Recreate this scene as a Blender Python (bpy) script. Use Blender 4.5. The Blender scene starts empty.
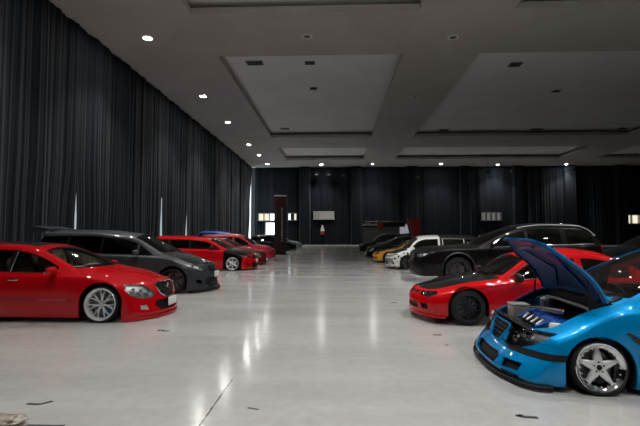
import bpy, bmesh, math, random
import numpy as np
from mathutils import Vector, Matrix
from mathutils.bvhtree import BVHTree
from mathutils.kdtree import KDTree

rnd = random.Random(7)
scene = bpy.context.scene
COL = scene.collection
PI = math.pi

# ------------------------------------------------------------------ materials
MATS = {}
def principled(name, base, rough=0.5, metal=0.0, coat=0.0, coat_rough=0.03, emit=None, estr=0.0, spec=0.5, aniso=0.0):
    if name in MATS: return MATS[name]
    m = bpy.data.materials.new(name); m.use_nodes = True
    b = m.node_tree.nodes['Principled BSDF']
    b.inputs['Base Color'].default_value = (*base, 1)
    b.inputs['Roughness'].default_value = rough
    b.inputs['Metallic'].default_value = metal
    b.inputs['Coat Weight'].default_value = coat
    b.inputs['Coat Roughness'].default_value = coat_rough
    b.inputs['Specular IOR Level'].default_value = spec
    if emit:
        b.inputs['Emission Color'].default_value = (*emit, 1)
        b.inputs['Emission Strength'].default_value = estr
    MATS[name] = m
    return m

def paint(name, base, metal=0.35, rough=0.32, coat=1.0, spec=0.5):
    if name in MATS: return MATS[name]
    m = principled(name, base, rough, metal, coat, 0.02, spec=spec)
    nt = m.node_tree; b = nt.nodes['Principled BSDF']
    tc = nt.nodes.new('ShaderNodeTexCoord'); n = nt.nodes.new('ShaderNodeTexNoise')
    n.inputs['Scale'].default_value = 260; n.inputs['Detail'].default_value = 1
    nt.links.new(tc.outputs['Object'], n.inputs['Vector'])
    mx = nt.nodes.new('ShaderNodeMix'); mx.data_type = 'RGBA'
    mx.inputs[6].default_value = (*[c*0.85 for c in base], 1); mx.inputs[7].default_value = (*[min(1, c*1.15) for c in base], 1)
    nt.links.new(n.outputs['Fac'], mx.inputs[0]); nt.links.new(mx.outputs[2], b.inputs['Base Color'])
    return m

def carbon(name, a=(0.004,0.004,0.0045), c=(0.010,0.0105,0.0115), scale=90):
    if name in MATS: return MATS[name]
    m = principled(name, a, 0.4, 0.0, 0.9, 0.03, spec=0.05)
    nt = m.node_tree; b = nt.nodes['Principled BSDF']
    tc = nt.nodes.new('ShaderNodeTexCoord'); ch = nt.nodes.new('ShaderNodeTexChecker')
    ch.inputs['Scale'].default_value = scale
    ch.inputs['Color1'].default_value = (*a, 1); ch.inputs['Color2'].default_value = (*c, 1)
    nt.links.new(tc.outputs['Object'], ch.inputs['Vector']); nt.links.new(ch.outputs['Color'], b.inputs['Base Color'])
    return m

def glass_mat(name, tint, refl=1.0, rough=0.01):
    """thin pane: tinted see-through film plus fresnel reflection"""
    if name in MATS: return MATS[name]
    m = bpy.data.materials.new(name); m.use_nodes = True
    nt = m.node_tree; nt.nodes.clear()
    o = nt.nodes.new('ShaderNodeOutputMaterial'); mix = nt.nodes.new('ShaderNodeMixShader')
    t = nt.nodes.new('ShaderNodeBsdfTransparent'); t.inputs['Color'].default_value = (*tint, 1)
    g = nt.nodes.new('ShaderNodeBsdfGlossy'); g.inputs['Roughness'].default_value = rough
    g.inputs['Color'].default_value = (refl, refl, refl, 1)
    f = nt.nodes.new('ShaderNodeFresnel'); f.inputs['IOR'].default_value = 1.5
    nt.links.new(f.outputs['Fac'], mix.inputs['Fac'])
    nt.links.new(t.outputs[0], mix.inputs[1]); nt.links.new(g.outputs[0], mix.inputs[2])
    nt.links.new(mix.outputs[0], o.inputs['Surface'])
    MATS[name] = m
    return m

def noisy(name, c1, c2, scale, rough=0.6, metal=0.0, coat=0.0, lo=0.45, hi=0.55, coords='Object', detail=3):
    if name in MATS: return MATS[name]
    m = principled(name, c1, rough, metal, coat)
    nt = m.node_tree; b = nt.nodes['Principled BSDF']
    tc = nt.nodes.new('ShaderNodeTexCoord'); n = nt.nodes.new('ShaderNodeTexNoise')
    n.inputs['Scale'].default_value = scale; n.inputs['Detail'].default_value = detail
    r = nt.nodes.new('ShaderNodeValToRGB')
    r.color_ramp.elements[0].position = lo; r.color_ramp.elements[0].color = (*c1, 1)
    r.color_ramp.elements[1].position = hi; r.color_ramp.elements[1].color = (*c2, 1)
    nt.links.new(tc.outputs[coords], n.inputs['Vector']); nt.links.new(n.outputs['Fac'], r.inputs['Fac'])
    nt.links.new(r.outputs['Color'], b.inputs['Base Color'])
    return m

M_BLACK = principled('black_plastic', (0.008, 0.008, 0.009), 0.5, spec=0.25)
M_GLOSSBLACK = principled('gloss_black', (0.008, 0.008, 0.009), 0.2, 0, 0.6, 0.03)
M_LINER = principled('dark_liner', (0.006, 0.006, 0.007), 0.9, spec=0.1)
M_TIRE = principled('tire_rubber', (0.013, 0.013, 0.014), 0.75, spec=0.3)
M_CHROME = principled('chrome', (0.85, 0.86, 0.88), 0.08, 1.0)
M_SILVER = principled('machined_silver', (0.74, 0.75, 0.76), 0.28, 0.85)
M_SATIN = principled('satin_silver', (0.62, 0.63, 0.64), 0.38, 0.6)
M_DISC = principled('brake_steel', (0.25, 0.25, 0.26), 0.4, 0.9)
M_DARKMETAL = principled('dark_metal', (0.05, 0.05, 0.055), 0.4, 0.7)
M_WHEELBLACK = principled('black_wheel', (0.012, 0.012, 0.013), 0.35, 0.2, 0.3, 0.1)
M_BLUEANOD = principled('blue_anodised', (0.02, 0.16, 0.7), 0.3, 0.5, 0.5)
M_WHITEPLATE = principled('plate_white', (0.75, 0.75, 0.74), 0.4)
M_AMBER = principled('amber_lens', (0.7, 0.2, 0.02), 0.2, 0, 0.6)
M_REDLENS = principled('red_lens', (0.45, 0.01, 0.01), 0.15, 0, 0.8)
M_LENS = glass_mat('lamp_lens', (0.93, 0.95, 0.97), 1.0, 0.02)
M_SMOKELENS = glass_mat('smoked_lens', (0.45, 0.46, 0.48), 1.0, 0.02)
M_GLASS = glass_mat('clear_glass', (0.62, 0.66, 0.64))
M_TINT = glass_mat('tinted_glass', (0.10, 0.11, 0.115))
M_DARKTINT = glass_mat('dark_tint', (0.03, 0.032, 0.035))
M_BEIGE = principled('beige_leather', (0.30, 0.24, 0.16), 0.6)
M_SEATBLACK = principled('black_fabric', (0.015, 0.015, 0.016), 0.8)
M_SEATRED = principled('red_fabric', (0.30, 0.015, 0.02), 0.75)
M_DASH = principled('dash_grey', (0.02, 0.02, 0.021), 0.6)

# ------------------------------------------------------------------ mesh helpers
def link(o, parent=None):
    COL.objects.link(o)
    if parent is not None: o.parent = parent
    return o

def mesh_obj(name, verts, faces, mat, parent=None, smooth=True, angle=40, loc=None):
    me = bpy.data.meshes.new(name)
    me.from_pydata([tuple(v) for v in verts], [], [tuple(f) for f in faces])
    me.update()
    if smooth:
        me.shade_smooth()
        if angle: me.set_sharp_from_angle(angle=math.radians(angle))
    if mat: me.materials.append(mat)
    o = bpy.data.objects.new(name, me)
    if loc: o.location = loc
    return link(o, parent)

class MB:
    """collects verts/faces of one mesh"""
    def __init__(s): s.v = []; s.f = []
    def add(s, v, f):
        n = len(s.v); s.v += [tuple(p) for p in v]; s.f += [tuple(i+n for i in q) for q in f]; return s
    def box(s, c, d, rot=None, bev=0.0):
        x, y, z = [k/2 for k in d]
        if bev <= 0:
            v = [Vector((a*x, b*y, e*z)) for a in (-1, 1) for b in (-1, 1) for e in (-1, 1)]
            f = [(0,1,3,2),(4,6,7,5),(0,4,5,1),(2,3,7,6),(0,2,6,4),(1,5,7,3)]
        else:
            bm = bmesh.new(); bmesh.ops.create_cube(bm, size=1)
            for w in bm.verts: w.co = Vector((w.co.x*d[0], w.co.y*d[1], w.co.z*d[2]))
            bmesh.ops.bevel(bm, geom=bm.edges[:], offset=bev, segments=3, affect='EDGES', profile=0.5)
            bm.verts.index_update()
            v = [w.co.copy() for w in bm.verts]; f = [[w.index for w in q.verts] for q in bm.faces]; bm.free()
        if rot is not None: v = [rot @ p for p in v]
        c = Vector(c)
        return s.add([p + c for p in v], f)
    def lathe(s, prof, seg=32, axis='y', c=(0,0,0), closed=False):
        """prof: (radius, height) pairs"""
        v = []; f = []; n = len(prof)
        for i in range(seg):
            a = 2*PI*i/seg; ca, sa = math.cos(a), math.sin(a)
            for r, h in prof:
                if axis == 'y': v.append((c[0]+r*ca, c[1]+h, c[2]+r*sa))
                elif axis == 'z': v.append((c[0]+r*ca, c[1]+r*sa, c[2]+h))
                else: v.append((c[0]+h, c[1]+r*ca, c[2]+r*sa))
        m = n if closed else n-1
        for i in range(seg):
            j = (i+1) % seg
            for k in range(m):
                k2 = (k+1) % n
                q = (i*n+k, i*n+k2, j*n+k2, j*n+k)
                f.append(q if axis == 'y' else q[::-1])
        return s.add(v, f)
    def tube(s, pts, r, seg=8, r2=None):
        pts = [Vector(p) for p in pts]; n = len(pts); v = []; f = []
        up0 = None
        for i, p in enumerate(pts):
            t = (pts[min(i+1, n-1)] - pts[max(i-1, 0)]).normalized()
            ref = Vector((0, 0, 1)) if abs(t.z) < 0.9 else Vector((1, 0, 0))
            a = t.cross(ref).normalized(); b = a.cross(t).normalized()
            for k in range(seg):
                th = 2*PI*k/seg
                v.append(p + a*math.cos(th)*r + b*math.sin(th)*(r2 or r))
        for i in range(n-1):
            for k in range(seg):
                k2 = (k+1) % seg
                f.append((i*seg+k, i*seg+k2, (i+1)*seg+k2, (i+1)*seg+k))
        f.append(tuple(range(seg))[::-1]); f.append(tuple((n-1)*seg+k for k in range(seg)))
        return s.add(v, f)
    def prism(s, poly, y0, y1, axis='y'):
        """extrude a 2D polygon (a,b) along axis from y0 to y1"""
        n = len(poly)
        def P(a, b, h):
            return (a, h, b) if axis == 'y' else ((h, a, b) if axis == 'x' else (a, b, h))
        v = [P(a, b, y0) for a, b in poly] + [P(a, b, y1) for a, b in poly]
        f = [tuple(range(n))[::-1], tuple(range(n, 2*n))]
        for i in range(n):
            j = (i+1) % n; f.append((i, j, n+j, n+i))
        return s.add(v, f)
    def obj(s, name, mat, parent=None, smooth=True, angle=40, loc=None):
        o = mesh_obj(name, s.v, s.f, mat, parent, False, angle, loc)
        bm = bmesh.new(); bm.from_mesh(o.data)
        bmesh.ops.recalc_face_normals(bm, faces=bm.faces[:]); bm.to_mesh(o.data); bm.free()
        if smooth:
            o.data.shade_smooth(); o.data.set_sharp_from_angle(angle=math.radians(angle))
        return o

def thing(name, label, cat, loc=(0,0,0), rotz=0.0, group=None):
    o = bpy.data.objects.new(name, None); o.empty_display_size = 0.2
    o.location = loc; o.rotation_euler = (0, 0, rotz)
    COL.objects.link(o)
    o['label'] = label; o['category'] = cat
    if group: o['group'] = group
    return o
def tag(o, label, cat, group=None, kind=None):
    if label: o['label'] = label
    if cat: o['category'] = cat
    if group: o['group'] = group
    if kind: o['kind'] = kind
    return o
def struct(o):
    o['kind'] = 'structure'; return o

# ------------------------------------------------------------------ curves
def pchip(pts):
    xs = np.array([p[0] for p in pts], float); ys = np.array([p[1] for p in pts], float)
    h = np.diff(xs); d = np.diff(ys)/h; n = len(xs); m = np.zeros(n)
    if n == 2: m[:] = d[0]
    else:
        for i in range(1, n-1):
            if d[i-1]*d[i] > 0:
                w1 = 2*h[i]+h[i-1]; w2 = h[i]+2*h[i-1]
                m[i] = (w1+w2)/(w1/d[i-1]+w2/d[i])
        m[0] = d[0]; m[-1] = d[-1]
    def ev(x):
        x = np.clip(np.asarray(x, float), xs[0], xs[-1])
        i = np.clip(np.searchsorted(xs, x, side='right')-1, 0, n-2)
        t = (x-xs[i])/h[i]; t2 = t*t; t3 = t2*t
        return (2*t3-3*t2+1)*ys[i]+(t3-2*t2+t)*h[i]*m[i]+(-2*t3+3*t2)*ys[i+1]+(t3-t2)*h[i]*m[i+1]
    return ev

def hull(pts):
    pts = sorted(set((round(float(a), 5), round(float(b), 5)) for a, b in pts))
    def half(ps):
        h = []
        for p in ps:
            while len(h) >= 2 and (h[-1][0]-h[-2][0])*(p[1]-h[-2][1])-(h[-1][1]-h[-2][1])*(p[0]-h[-2][0]) <= 1e-9: h.pop()
            h.append(p)
        return h
    a = half(pts); b = half(pts[::-1])
    return a[:-1]+b[:-1]        # counter-clockwise

# ------------------------------------------------------------------ car body surface
class Body:
    def __init__(s, S):
        s.S = S
        s.L = S['L']; s.W = S['W']
        s.zt = pchip(S['top']); s.zb = pchip(S['belt'])
        s.zs = pchip(S['sill']); s.w = pchip(S['plan'])
        s.rz = pchip([(x, z) for x, z, y in S['rail']]); s.ry = pchip([(x, y) for x, z, y in S['rail']])
        s.x0 = S['rail'][0][0]; s.x1 = S['rail'][-1][0]
        s.shoulder = S.get('shoulder', 0.07)
        s.build()
    def belt_w(s, x): return s.w(x) - s.shoulder
    def railz(s, x):
        x = np.asarray(x, float)
        inside = s.rz(x)
        zb = s.zb(x); zt = s.zt(x)
        out = zb + 0.35*(zt-zb)
        a = np.clip((x-s.x0)/0.12, 0, 1)*np.clip((s.x1-x)/0.12, 0, 1)
        return out*(1-a)+np.maximum(inside, zb+0.005)*a
    def raily(s, x):
        x = np.asarray(x, float)
        a = np.clip((x-s.x0)/0.12, 0, 1)*np.clip((s.x1-x)/0.12, 0, 1)
        return (s.belt_w(x)*0.86)*(1-a)+s.ry(x)*a
    def section(s, x):
        w = float(s.w(x)); zs = float(s.zs(x)); zb = float(s.zb(x)); zt = float(s.zt(x))
        wb = w - s.shoulder; zr = float(s.railz(x)); yr = float(s.raily(x))
        h = zb-zs
        tk = s.S.get('tuck', 0.03)
        P = [(0, zs), (0.5*w, zs), (w-.10-tk, zs), (w-.02-tk, zs), (w-tk, zs+0.03), (w-tk*0.6, zs+0.22*h),
             (w-.002, zs+.45*h), (w, zs+.62*h), (w-.006, zs+.80*h), (w-s.shoulder*.25, zb-.07*h), (w-s.shoulder*.6, zb-.015*h), (wb-.004, zb)]
        bul = 0.018*min(1, max(0, (zr-zb)/0.3))
        for t in (0.1, 0.35, 0.65, 0.92, 1.0):
            P.append((wb-.012+(yr-wb+.012)*t+bul*math.sin(PI*t), zb+.004+(zr-zb-.004)*t))
        for q in (0.09, 0.22, 0.42, 0.62, 0.82, 1.0):
            P.append((yr*(1-q), zr+(zt-zr)*(1-(1-q)**2.3)))
        return P
    def build(s):
        S = s.S; L = s.L; r = S.get('round', 0.07); r2 = S.get('round_rear', 0.07)
        nx = S.get('nx', 90); sub = S.get('sub', 3)
        xs = np.linspace(r, L-r2, nx)
        st = []   # (x, inset)
        ncap = 6; kc = S.get('kc', 14)
        ang = [PI/2*(1-i/ncap) for i in range(ncap)]
        for a in ang: st.append((r-r*math.sin(a), r-r*math.cos(a), r, r))
        for x in xs: st.append((x, 0.0, x, r))
        for a in ang[::-1]: st.append((L-r2+r2*math.sin(a), r2-r2*math.cos(a), L-r2, r2))
        rings = []
        cache = {}
        us = np.arange(sub)/sub
        B = np.stack([(1-us)**3, 3*us**3-6*us**2+4, -3*us**3+3*us**2+3*us+1, us**3], 1)/6
        for x, ins, xq, rr in st:
            if xq not in cache:
                P = np.array(s.section(xq)); K = len(P)
                ext = np.vstack([[-P[1][0], P[1][1]], P, [-P[-2][0], P[-2][1]]])
                out = []
                for i in range(K-1): out.append(B @ ext[i:i+4])
                last = (ext[K-1]+4*ext[K]+ext[K+1])/6
                out = np.vstack(out+[last[None]])
                out[0, 0] = 0; out[-1, 0] = 0
                cache[xq] = out
            q = cache[xq].copy()
            if ins > 0:
                zc = 0.5*(q[:, 1].min()+q[:, 1].max()); hw = q[:, 0].max(); hh = 0.5*(q[:, 1].max()-q[:, 1].min())
                q[:, 0] *= 1-ins/hw; q[:, 1] = zc+(q[:, 1]-zc)*(1-min(0.6, ins*min(1, .055/rr)/hh))
            rings.append((x, q))
        M = rings[0][1].shape[0]
        V = []; F = []
        def cap(x, q, rev):
            zc = 0.5*(q[:, 1].min()+q[:, 1].max()); base = []
            for k in range(1, kc):
                f = 1-k/kc
                qq = q.copy(); qq[:, 0] *= f; qq[:, 1] = zc+(qq[:, 1]-zc)*f
                base.append((x, qq))
            return base, zc
        cf, zcf = cap(*rings[0], False); cr, zcr = cap(*rings[-1], True)
        allr = cf[::-1]+rings+cr
        for x, q in allr:
            for y, z in q: V.append([x, y, z])
        n = len(allr)
        for i in range(n-1):
            for j in range(M-1):
                F.append((i*M+j, i*M+j+1, (i+1)*M+j+1, (i+1)*M+j))
        c0 = len(V); V.append([0, 0, zcf]); c1 = len(V); V.append([L, 0, zcr])
        for j in range(M-1):
            F.append((c0, j+1, j)); F.append((c1, (n-1)*M+j, (n-1)*M+j+1))
        V = np.array(V)
        # nose and tail shaping
        R = S.get('nose_reach', 0.95); P = pchip(S['nose']); sw = S.get('sweep', 0.4); sp = S.get('sweep_p', 2.0)
        g = np.clip(1-V[:, 0]/R, 0, 1)**1.5
        dx = g*(P(V[:, 2])+sw*np.clip(np.abs(V[:, 1])/s.W, 0, 1)**sp)
        R2 = S.get('tail_reach', 0.8); P2 = pchip(S['tail']); sw2 = S.get('tsweep', 0.18)
        g2 = np.clip(1-(L-V[:, 0])/R2, 0, 1)**1.5
        dx -= g2*(P2(V[:, 2])+sw2*np.clip(np.abs(V[:, 1])/s.W, 0, 1)**2.5)
        # flared arches
        fl = S.get('flare', 0.012)
        for xw in (S['xf'], S['xr']):
            k = np.exp(-((V[:, 0]-xw)/0.36)**2)*np.exp(-((V[:, 2]-S['zarch'])/.22)**2)*(np.abs(V[:, 1]) > s.W*0.6)
            V[:, 1] += np.sign(V[:, 1])*fl*k
        V[:, 0] += dx
        s.V = V; s.F = F
        bm = bmesh.new()
        vs = [bm.verts.new(v) for v in V]
        for f in F:
            try: bm.faces.new([vs[i] for i in f])
            except ValueError: pass
        bmesh.ops.remove_doubles(bm, verts=bm.verts[:], dist=0.0008)
        bmesh.ops.dissolve_degenerate(bm, dist=0.0004, edges=bm.edges[:])
        bmesh.ops.recalc_face_normals(bm, faces=bm.faces[:])
        bm.normal_update()
        # outward check: roof normal up
        top = max(bm.faces, key=lambda f: f.calc_center_median().z)
        if top.normal.z < 0: bmesh.ops.reverse_faces(bm, faces=bm.faces[:])
        bm.normal_update()
        s.bm = bm; s.lay = bm.faces.layers.int.new('p')
        s.bvh = BVHTree.FromBMesh(bm)
    # --- projecting onto the half body (y >= 0)
    def px(s, y, z, out=0.0):
        h = s.bvh.ray_cast(Vector((-3, abs(y), z)), Vector((1, 0, 0)))
        if h[0] is None: return Vector((0.3, y, z))
        p = h[0] + h[1]*out
        return Vector((p.x, math.copysign(p.y, y) if y else p.y*0, p.z))
    def pside(s, x, z, sgn=1, out=0.0):
        h = s.bvh.ray_cast(Vector((x, 4, z)), Vector((0, -1, 0)))
        if h[0] is None: return Vector((x, sgn*s.W, z))
        p = h[0] + h[1]*out
        return Vector((p.x, sgn*p.y, p.z))
    def pback(s, y, z, out=0.0):
        h = s.bvh.ray_cast(Vector((s.L+3, abs(y), z)), Vector((-1, 0, 0)))
        if h[0] is None: return Vector((s.L-.2, y, z))
        p = h[0] + h[1]*out
        return Vector((p.x, math.copysign(p.y, y) if y else 0, p.z))
    def ptop(s, x, y, out=0.0):
        h = s.bvh.ray_cast(Vector((x, abs(y), 4)), Vector((0, 0, -1)))
        if h[0] is None: return Vector((x, y, 1))
        p = h[0] + h[1]*out
        return Vector((p.x, math.copysign(p.y, y) if y else 0, p.z))
    def cut(s, axis, poly, pid, test, allow=(0,)):
        bm = s.bm; lay = s.lay
        iu, iv = {'y': (0, 2), 'x': (1, 2), 'z': (0, 1)}[axis]
        poly = hull(poly)
        u0 = min(p[0] for p in poly)-.08; u1 = max(p[0] for p in poly)+.08
        v0 = min(p[1] for p in poly)-.08; v1 = max(p[1] for p in poly)+.08
        cand = []
        for f in bm.faces:
            if f[lay] not in allow: continue
            c = f.calc_center_median()
            if u0 < c[iu] < u1 and v0 < c[iv] < v1 and test(c, f.normal): cand.append(f)
        n = len(poly)
        for i in range(n):
            if not cand: break
            a = poly[i]; b = poly[(i+1) % n]
            if (b[0]-a[0])**2+(b[1]-a[1])**2 < 1e-8: continue
            nn = [0, 0, 0]; nn[iu] = b[1]-a[1]; nn[iv] = -(b[0]-a[0]); nn = Vector(nn).normalized()
            co = [0, 0, 0]; co[iu] = a[0]; co[iv] = a[1]; co = Vector(co)
            es = set(); vs = set()
            for f in cand: es.update(f.edges); vs.update(f.verts)
            ret = bmesh.ops.bisect_plane(bm, geom=cand+list(es)+list(vs), dist=1e-5, plane_co=co, plane_no=nn)
            cand = [g for g in ret['geom'] if isinstance(g, bmesh.types.BMFace) and g.is_valid and (g.calc_center_median()-co).dot(nn) <= 0]
        for f in cand: f[lay] = pid
        return len(cand)
    def finish(s):
        s.bm.normal_update()
        s.bm.faces.ensure_lookup_table(); s.bm.verts.index_update()
        s.kd = KDTree(len(s.bm.verts)); s.nrm = []
        for i, v in enumerate(s.bm.verts):
            s.kd.insert(v.co, i)
            nn = v.normal.copy()
            if abs(v.co.y) < 1e-4: nn.y = 0; nn.normalize()
            s.nrm.append(nn)
        s.kd.balance()
        s.by = {}
        for f in s.bm.faces: s.by.setdefault(f[s.lay], []).append(f)
    def extract(s, pids, name, mat, parent, side=0, off=0.0, gap=0.0, lip=0.0, arches=None):
        """side 0: mirrored and welded; +1/-1 one side only"""
        faces = [f for p in pids for f in s.by.get(p, [])]
        if not faces: return None
        idx = {}; V = []; F = []
        for f in faces:
            q = []
            for v in f.verts:
                if v.index not in idx: idx[v.index] = len(V); V.append(v.co.copy())
                q.append(idx[v.index])
            F.append(q)
        bm = bmesh.new()
        if side in (0, 1):
            vs = [bm.verts.new(v) for v in V]
            for q in F: bm.faces.new([vs[i] for i in q])
        if side in (0, -1):
            vs = [bm.verts.new((v.x, -v.y, v.z)) for v in V]
            for q in F: bm.faces.new([vs[i] for i in q[::-1]])
        if side == 0: bmesh.ops.remove_doubles(bm, verts=[v for v in bm.verts if abs(v.co.y) < 2e-4], dist=3e-4)
        if gap > 0:
            r = bmesh.ops.inset_region(bm, faces=bm.faces[:], thickness=gap, depth=0, use_boundary=True, use_even_offset=True)
            bmesh.ops.delete(bm, geom=r['faces'], context='FACES')
        def normal_at(co):
            c = Vector((co.x, abs(co.y), co.z)); _, i, _ = s.kd.find(c)
            nn = s.nrm[i].copy()
            if co.y < 0: nn.y = -nn.y
            return nn
        for v in bm.verts: v.normal = Vector((0, 0, 1))
        ns = {v: normal_at(v.co) for v in bm.verts}
        if off:
            for v in bm.verts: v.co += ns[v]*off
        lipfaces = []
        if lip > 0:
            be = [e for e in bm.edges if e.is_boundary]
            r = bmesh.ops.extrude_edge_only(bm, edges=be)
            nv = [g for g in r['geom'] if isinstance(g, bmesh.types.BMVert)]
            for v in nv:
                n0 = normal_at(v.co); v.co -= n0*lip; ns[v] = n0
            lipfaces = [g for g in r['geom'] if isinstance(g, bmesh.types.BMFace)]
        bm.verts.index_update()
        me = bpy.data.meshes.new(name)
        for f in bm.faces: f.smooth = True
        normals = [tuple(ns.get(v, v.normal)) for v in bm.verts]
        bm.to_mesh(me); bm.free()
        me.materials.append(mat)
        if not lip: me.normals_split_custom_set_from_vertices(normals)
        else: me.set_sharp_from_angle(angle=math.radians(50))
        o = bpy.data.objects.new(name, me)
        return link(o, parent)
# ------------------------------------------------------------------ scene settings
CURC = (0.0034, 0.0070, 0.0122)      # drape cloth
DAY = 2.2                          # daylight panes
NEAR_W = 1550
EXPO = 0.0
VX, VY, VR, HOOD_A = 1.594, 4.796, -4.0, 68
# ------------------------------------------------------------------ wheels
WHEEL_CACHE = {}
def wheel_meshes(style, rt, rr, wid, seg=48):
    key = (style, rt, rr, wid, seg)
    if key in WHEEL_CACHE: return WHEEL_CACHE[key]
    tire = MB()
    sh = 0.018
    prof = [(rr-.012, -.012), (rr+.002, -.004), (rr+(rt-rr)*.45, -.001), (rt-.012, -.010), (rt-.002, -sh-.006), (rt, -sh-.02),
            (rt, -wid*.33), (rt-.004, -wid*.33-.004), (rt, -wid*.33-.008), (rt, -wid*.66), (rt-.004, -wid*.66-.004), (rt, -wid*.66-.008),
            (rt, -wid+sh+.02), (rt-.012, -wid+.01), (rr, -wid+.002), (rr-.02, -wid+.02)]
    tire.lathe(prof, seg)
    st = WSTYLE[style]
    dish = st.get('dish', 0.05); rb = rr*st.get('rb', 0.86)      # spoke-face depth and radius inside the lip
    barrel = MB()
    barrel.lathe([(rr-.014, -.02), (rr, -.012), (rr+.003, -.004), (rr-.002, .001), (rr-.012, -.001), (rr-.016, -.008), (rb+.006, -dish*.55), (rb, -dish),
                  (rb-.004, -dish-.05), (rb-.016, -wid+.02), (rr-.02, -wid+.01)], seg)
    face = MB(); n = st['n']; hub = rr*st.get('hub', 0.24); th = st.get('th', 0.026)
    for i in range(n):
        a0 = 2*PI*i/n + PI/2
        for da in st.get('pair', (0,)):
            w0 = st['w0']*rr; w1 = st['w1']*rr
            v = []; f = []; K = 5
            for k in range(K+1):
                t = k/K; r = hub*.7+(rb+.002-hub*.7)*t
                w = w0+(w1-w0)*t**st.get('p', 1.0)
                a = a0+da*(t if st.get('fork') else 1)
                yb = -dish*(0.9+0.1*t) + st.get('dome', 0.0)*math.sin(PI*t)
                for sx, yy in ((-1, yb-.005), (-.55, yb+.004), (.55, yb+.004), (1, yb-.005), (1, yb-th), (-1, yb-th)):
                    x = r*math.cos(a)-sx*w*math.sin(a); z = r*math.sin(a)+sx*w*math.cos(a)
                    v.append((x, yy, z))
            for k in range(K):
                for j in range(6):
                    j2 = (j+1) % 6; f.append((k*6+j, k*6+j2, (k+1)*6+j2, (k+1)*6+j))
            f += [tuple(range(6))[::-1], tuple(K*6+j for j in range(6))]
            face.add(v, f)
    face.lathe([(0.0, -dish+.012), (hub*.45, -dish+.012), (hub*.5, -dish+.006), (hub*.95, -dish+.005), (hub, -dish-.004), (hub, -dish-th), (0, -dish-th)], 32)
    if st.get('rivets'):
        for i in range(st['rivets']):
            a = 2*PI*i/st['rivets']
            face.lathe([(0, -dish*.55+.012), (.006, -dish*.55+.010), (.006, -dish*.55-.01)], 6, c=((rb+.004)*math.cos(a), 0, (rb+.004)*math.sin(a)))
    cap = MB(); cap.lathe([(0, -dish+.02), (hub*.34, -dish+.018), (hub*.4, -dish+.008), (hub*.4, -dish)], 24)
    lug = MB()
    for i in range(5):
        a = 2*PI*i/5+.3
        lug.lathe([(0, -dish+.012), (.007, -dish+.012), (.009, -dish+.004), (.009, -dish-.004)], 8, c=(hub*.7*math.cos(a), 0, hub*.7*math.sin(a)))
    disc = MB(); disc.lathe([(.05, -dish-.075), (rb*.86, -dish-.075), (rb*.86, -dish-.095), (.05, -dish-.095)], 32)
    cal = MB(); c = []
    for i in range(9):
        a = math.radians(205+i*8); c.append((math.cos(a), math.sin(a)))
    poly = [(x*rb*.92, z*rb*.92) for x, z in c]+[(x*rb*.62, z*rb*.62) for x, z in c[::-1]]
    cal.prism(poly, -dish-.05, -dish-.12)
    out = []
    for nm, mb in (('wheel', tire), ('rim', barrel), ('spokes', face), ('center_cap', cap), ('lug_nuts', lug), ('brake_disc', disc), ('brake_caliper', cal)):
        o = mb.obj(nm, None); me = o.data; bpy.data.objects.remove(o); out.append((nm, me))
    WHEEL_CACHE[key] = out
    return out

WSTYLE = {
    'star5': dict(n=5, w0=.20, w1=.075, dish=.045, rb=.77, hub=.30, th=.03, p=.9, rivets=20),
    'mesh10': dict(n=7, w0=.055, w1=.04, pair=(-.2, .2), fork=1, dish=.06, rb=.84, hub=.24, rivets=28),
    'multi10': dict(n=10, w0=.06, w1=.055, dish=.045, rb=.88, hub=.24, th=.03, dome=.01),
    'five': dict(n=5, w0=.15, w1=.12, dish=.04, rb=.90, hub=.26),
    'six': dict(n=6, w0=.10, w1=.12, dish=.05, rb=.82, hub=.26),
}
def add_wheel(root, style, xw, y, zc, side, rt, rr, wid, camber, mats, steer=0.0, seg=48, detail=True):
    ms = wheel_meshes(style, rt, rr, wid, seg)
    top = None
    for nm, me in ms:
        if not detail and nm in ('center_cap', 'lug_nuts', 'brake_caliper', 'brake_disc'): continue
        m = mats.get(nm, M_SILVER)
        o = bpy.data.objects.new(nm, me)
        if not me.materials: me.materials.append(m)
        link(o)
        o.material_slots[0].link = 'OBJECT'; o.material_slots[0].material = m
        if nm == 'wheel':
            top = o; o.parent = root
            o.location = (xw, side*y, zc)
            o.rotation_euler = (math.radians(camber), 0, (0 if side > 0 else PI)+steer)
        else: o.parent = top
    return top
def wheel_set(rimc, lip=None, cap=None, cal=None):
    return {'wheel': M_TIRE, 'rim': lip or rimc, 'spokes': rimc, 'center_cap': cap or rimc, 'lug_nuts': M_DARKMETAL, 'brake_disc': M_DISC, 'brake_caliper': cal or M_DARKMETAL}

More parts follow.
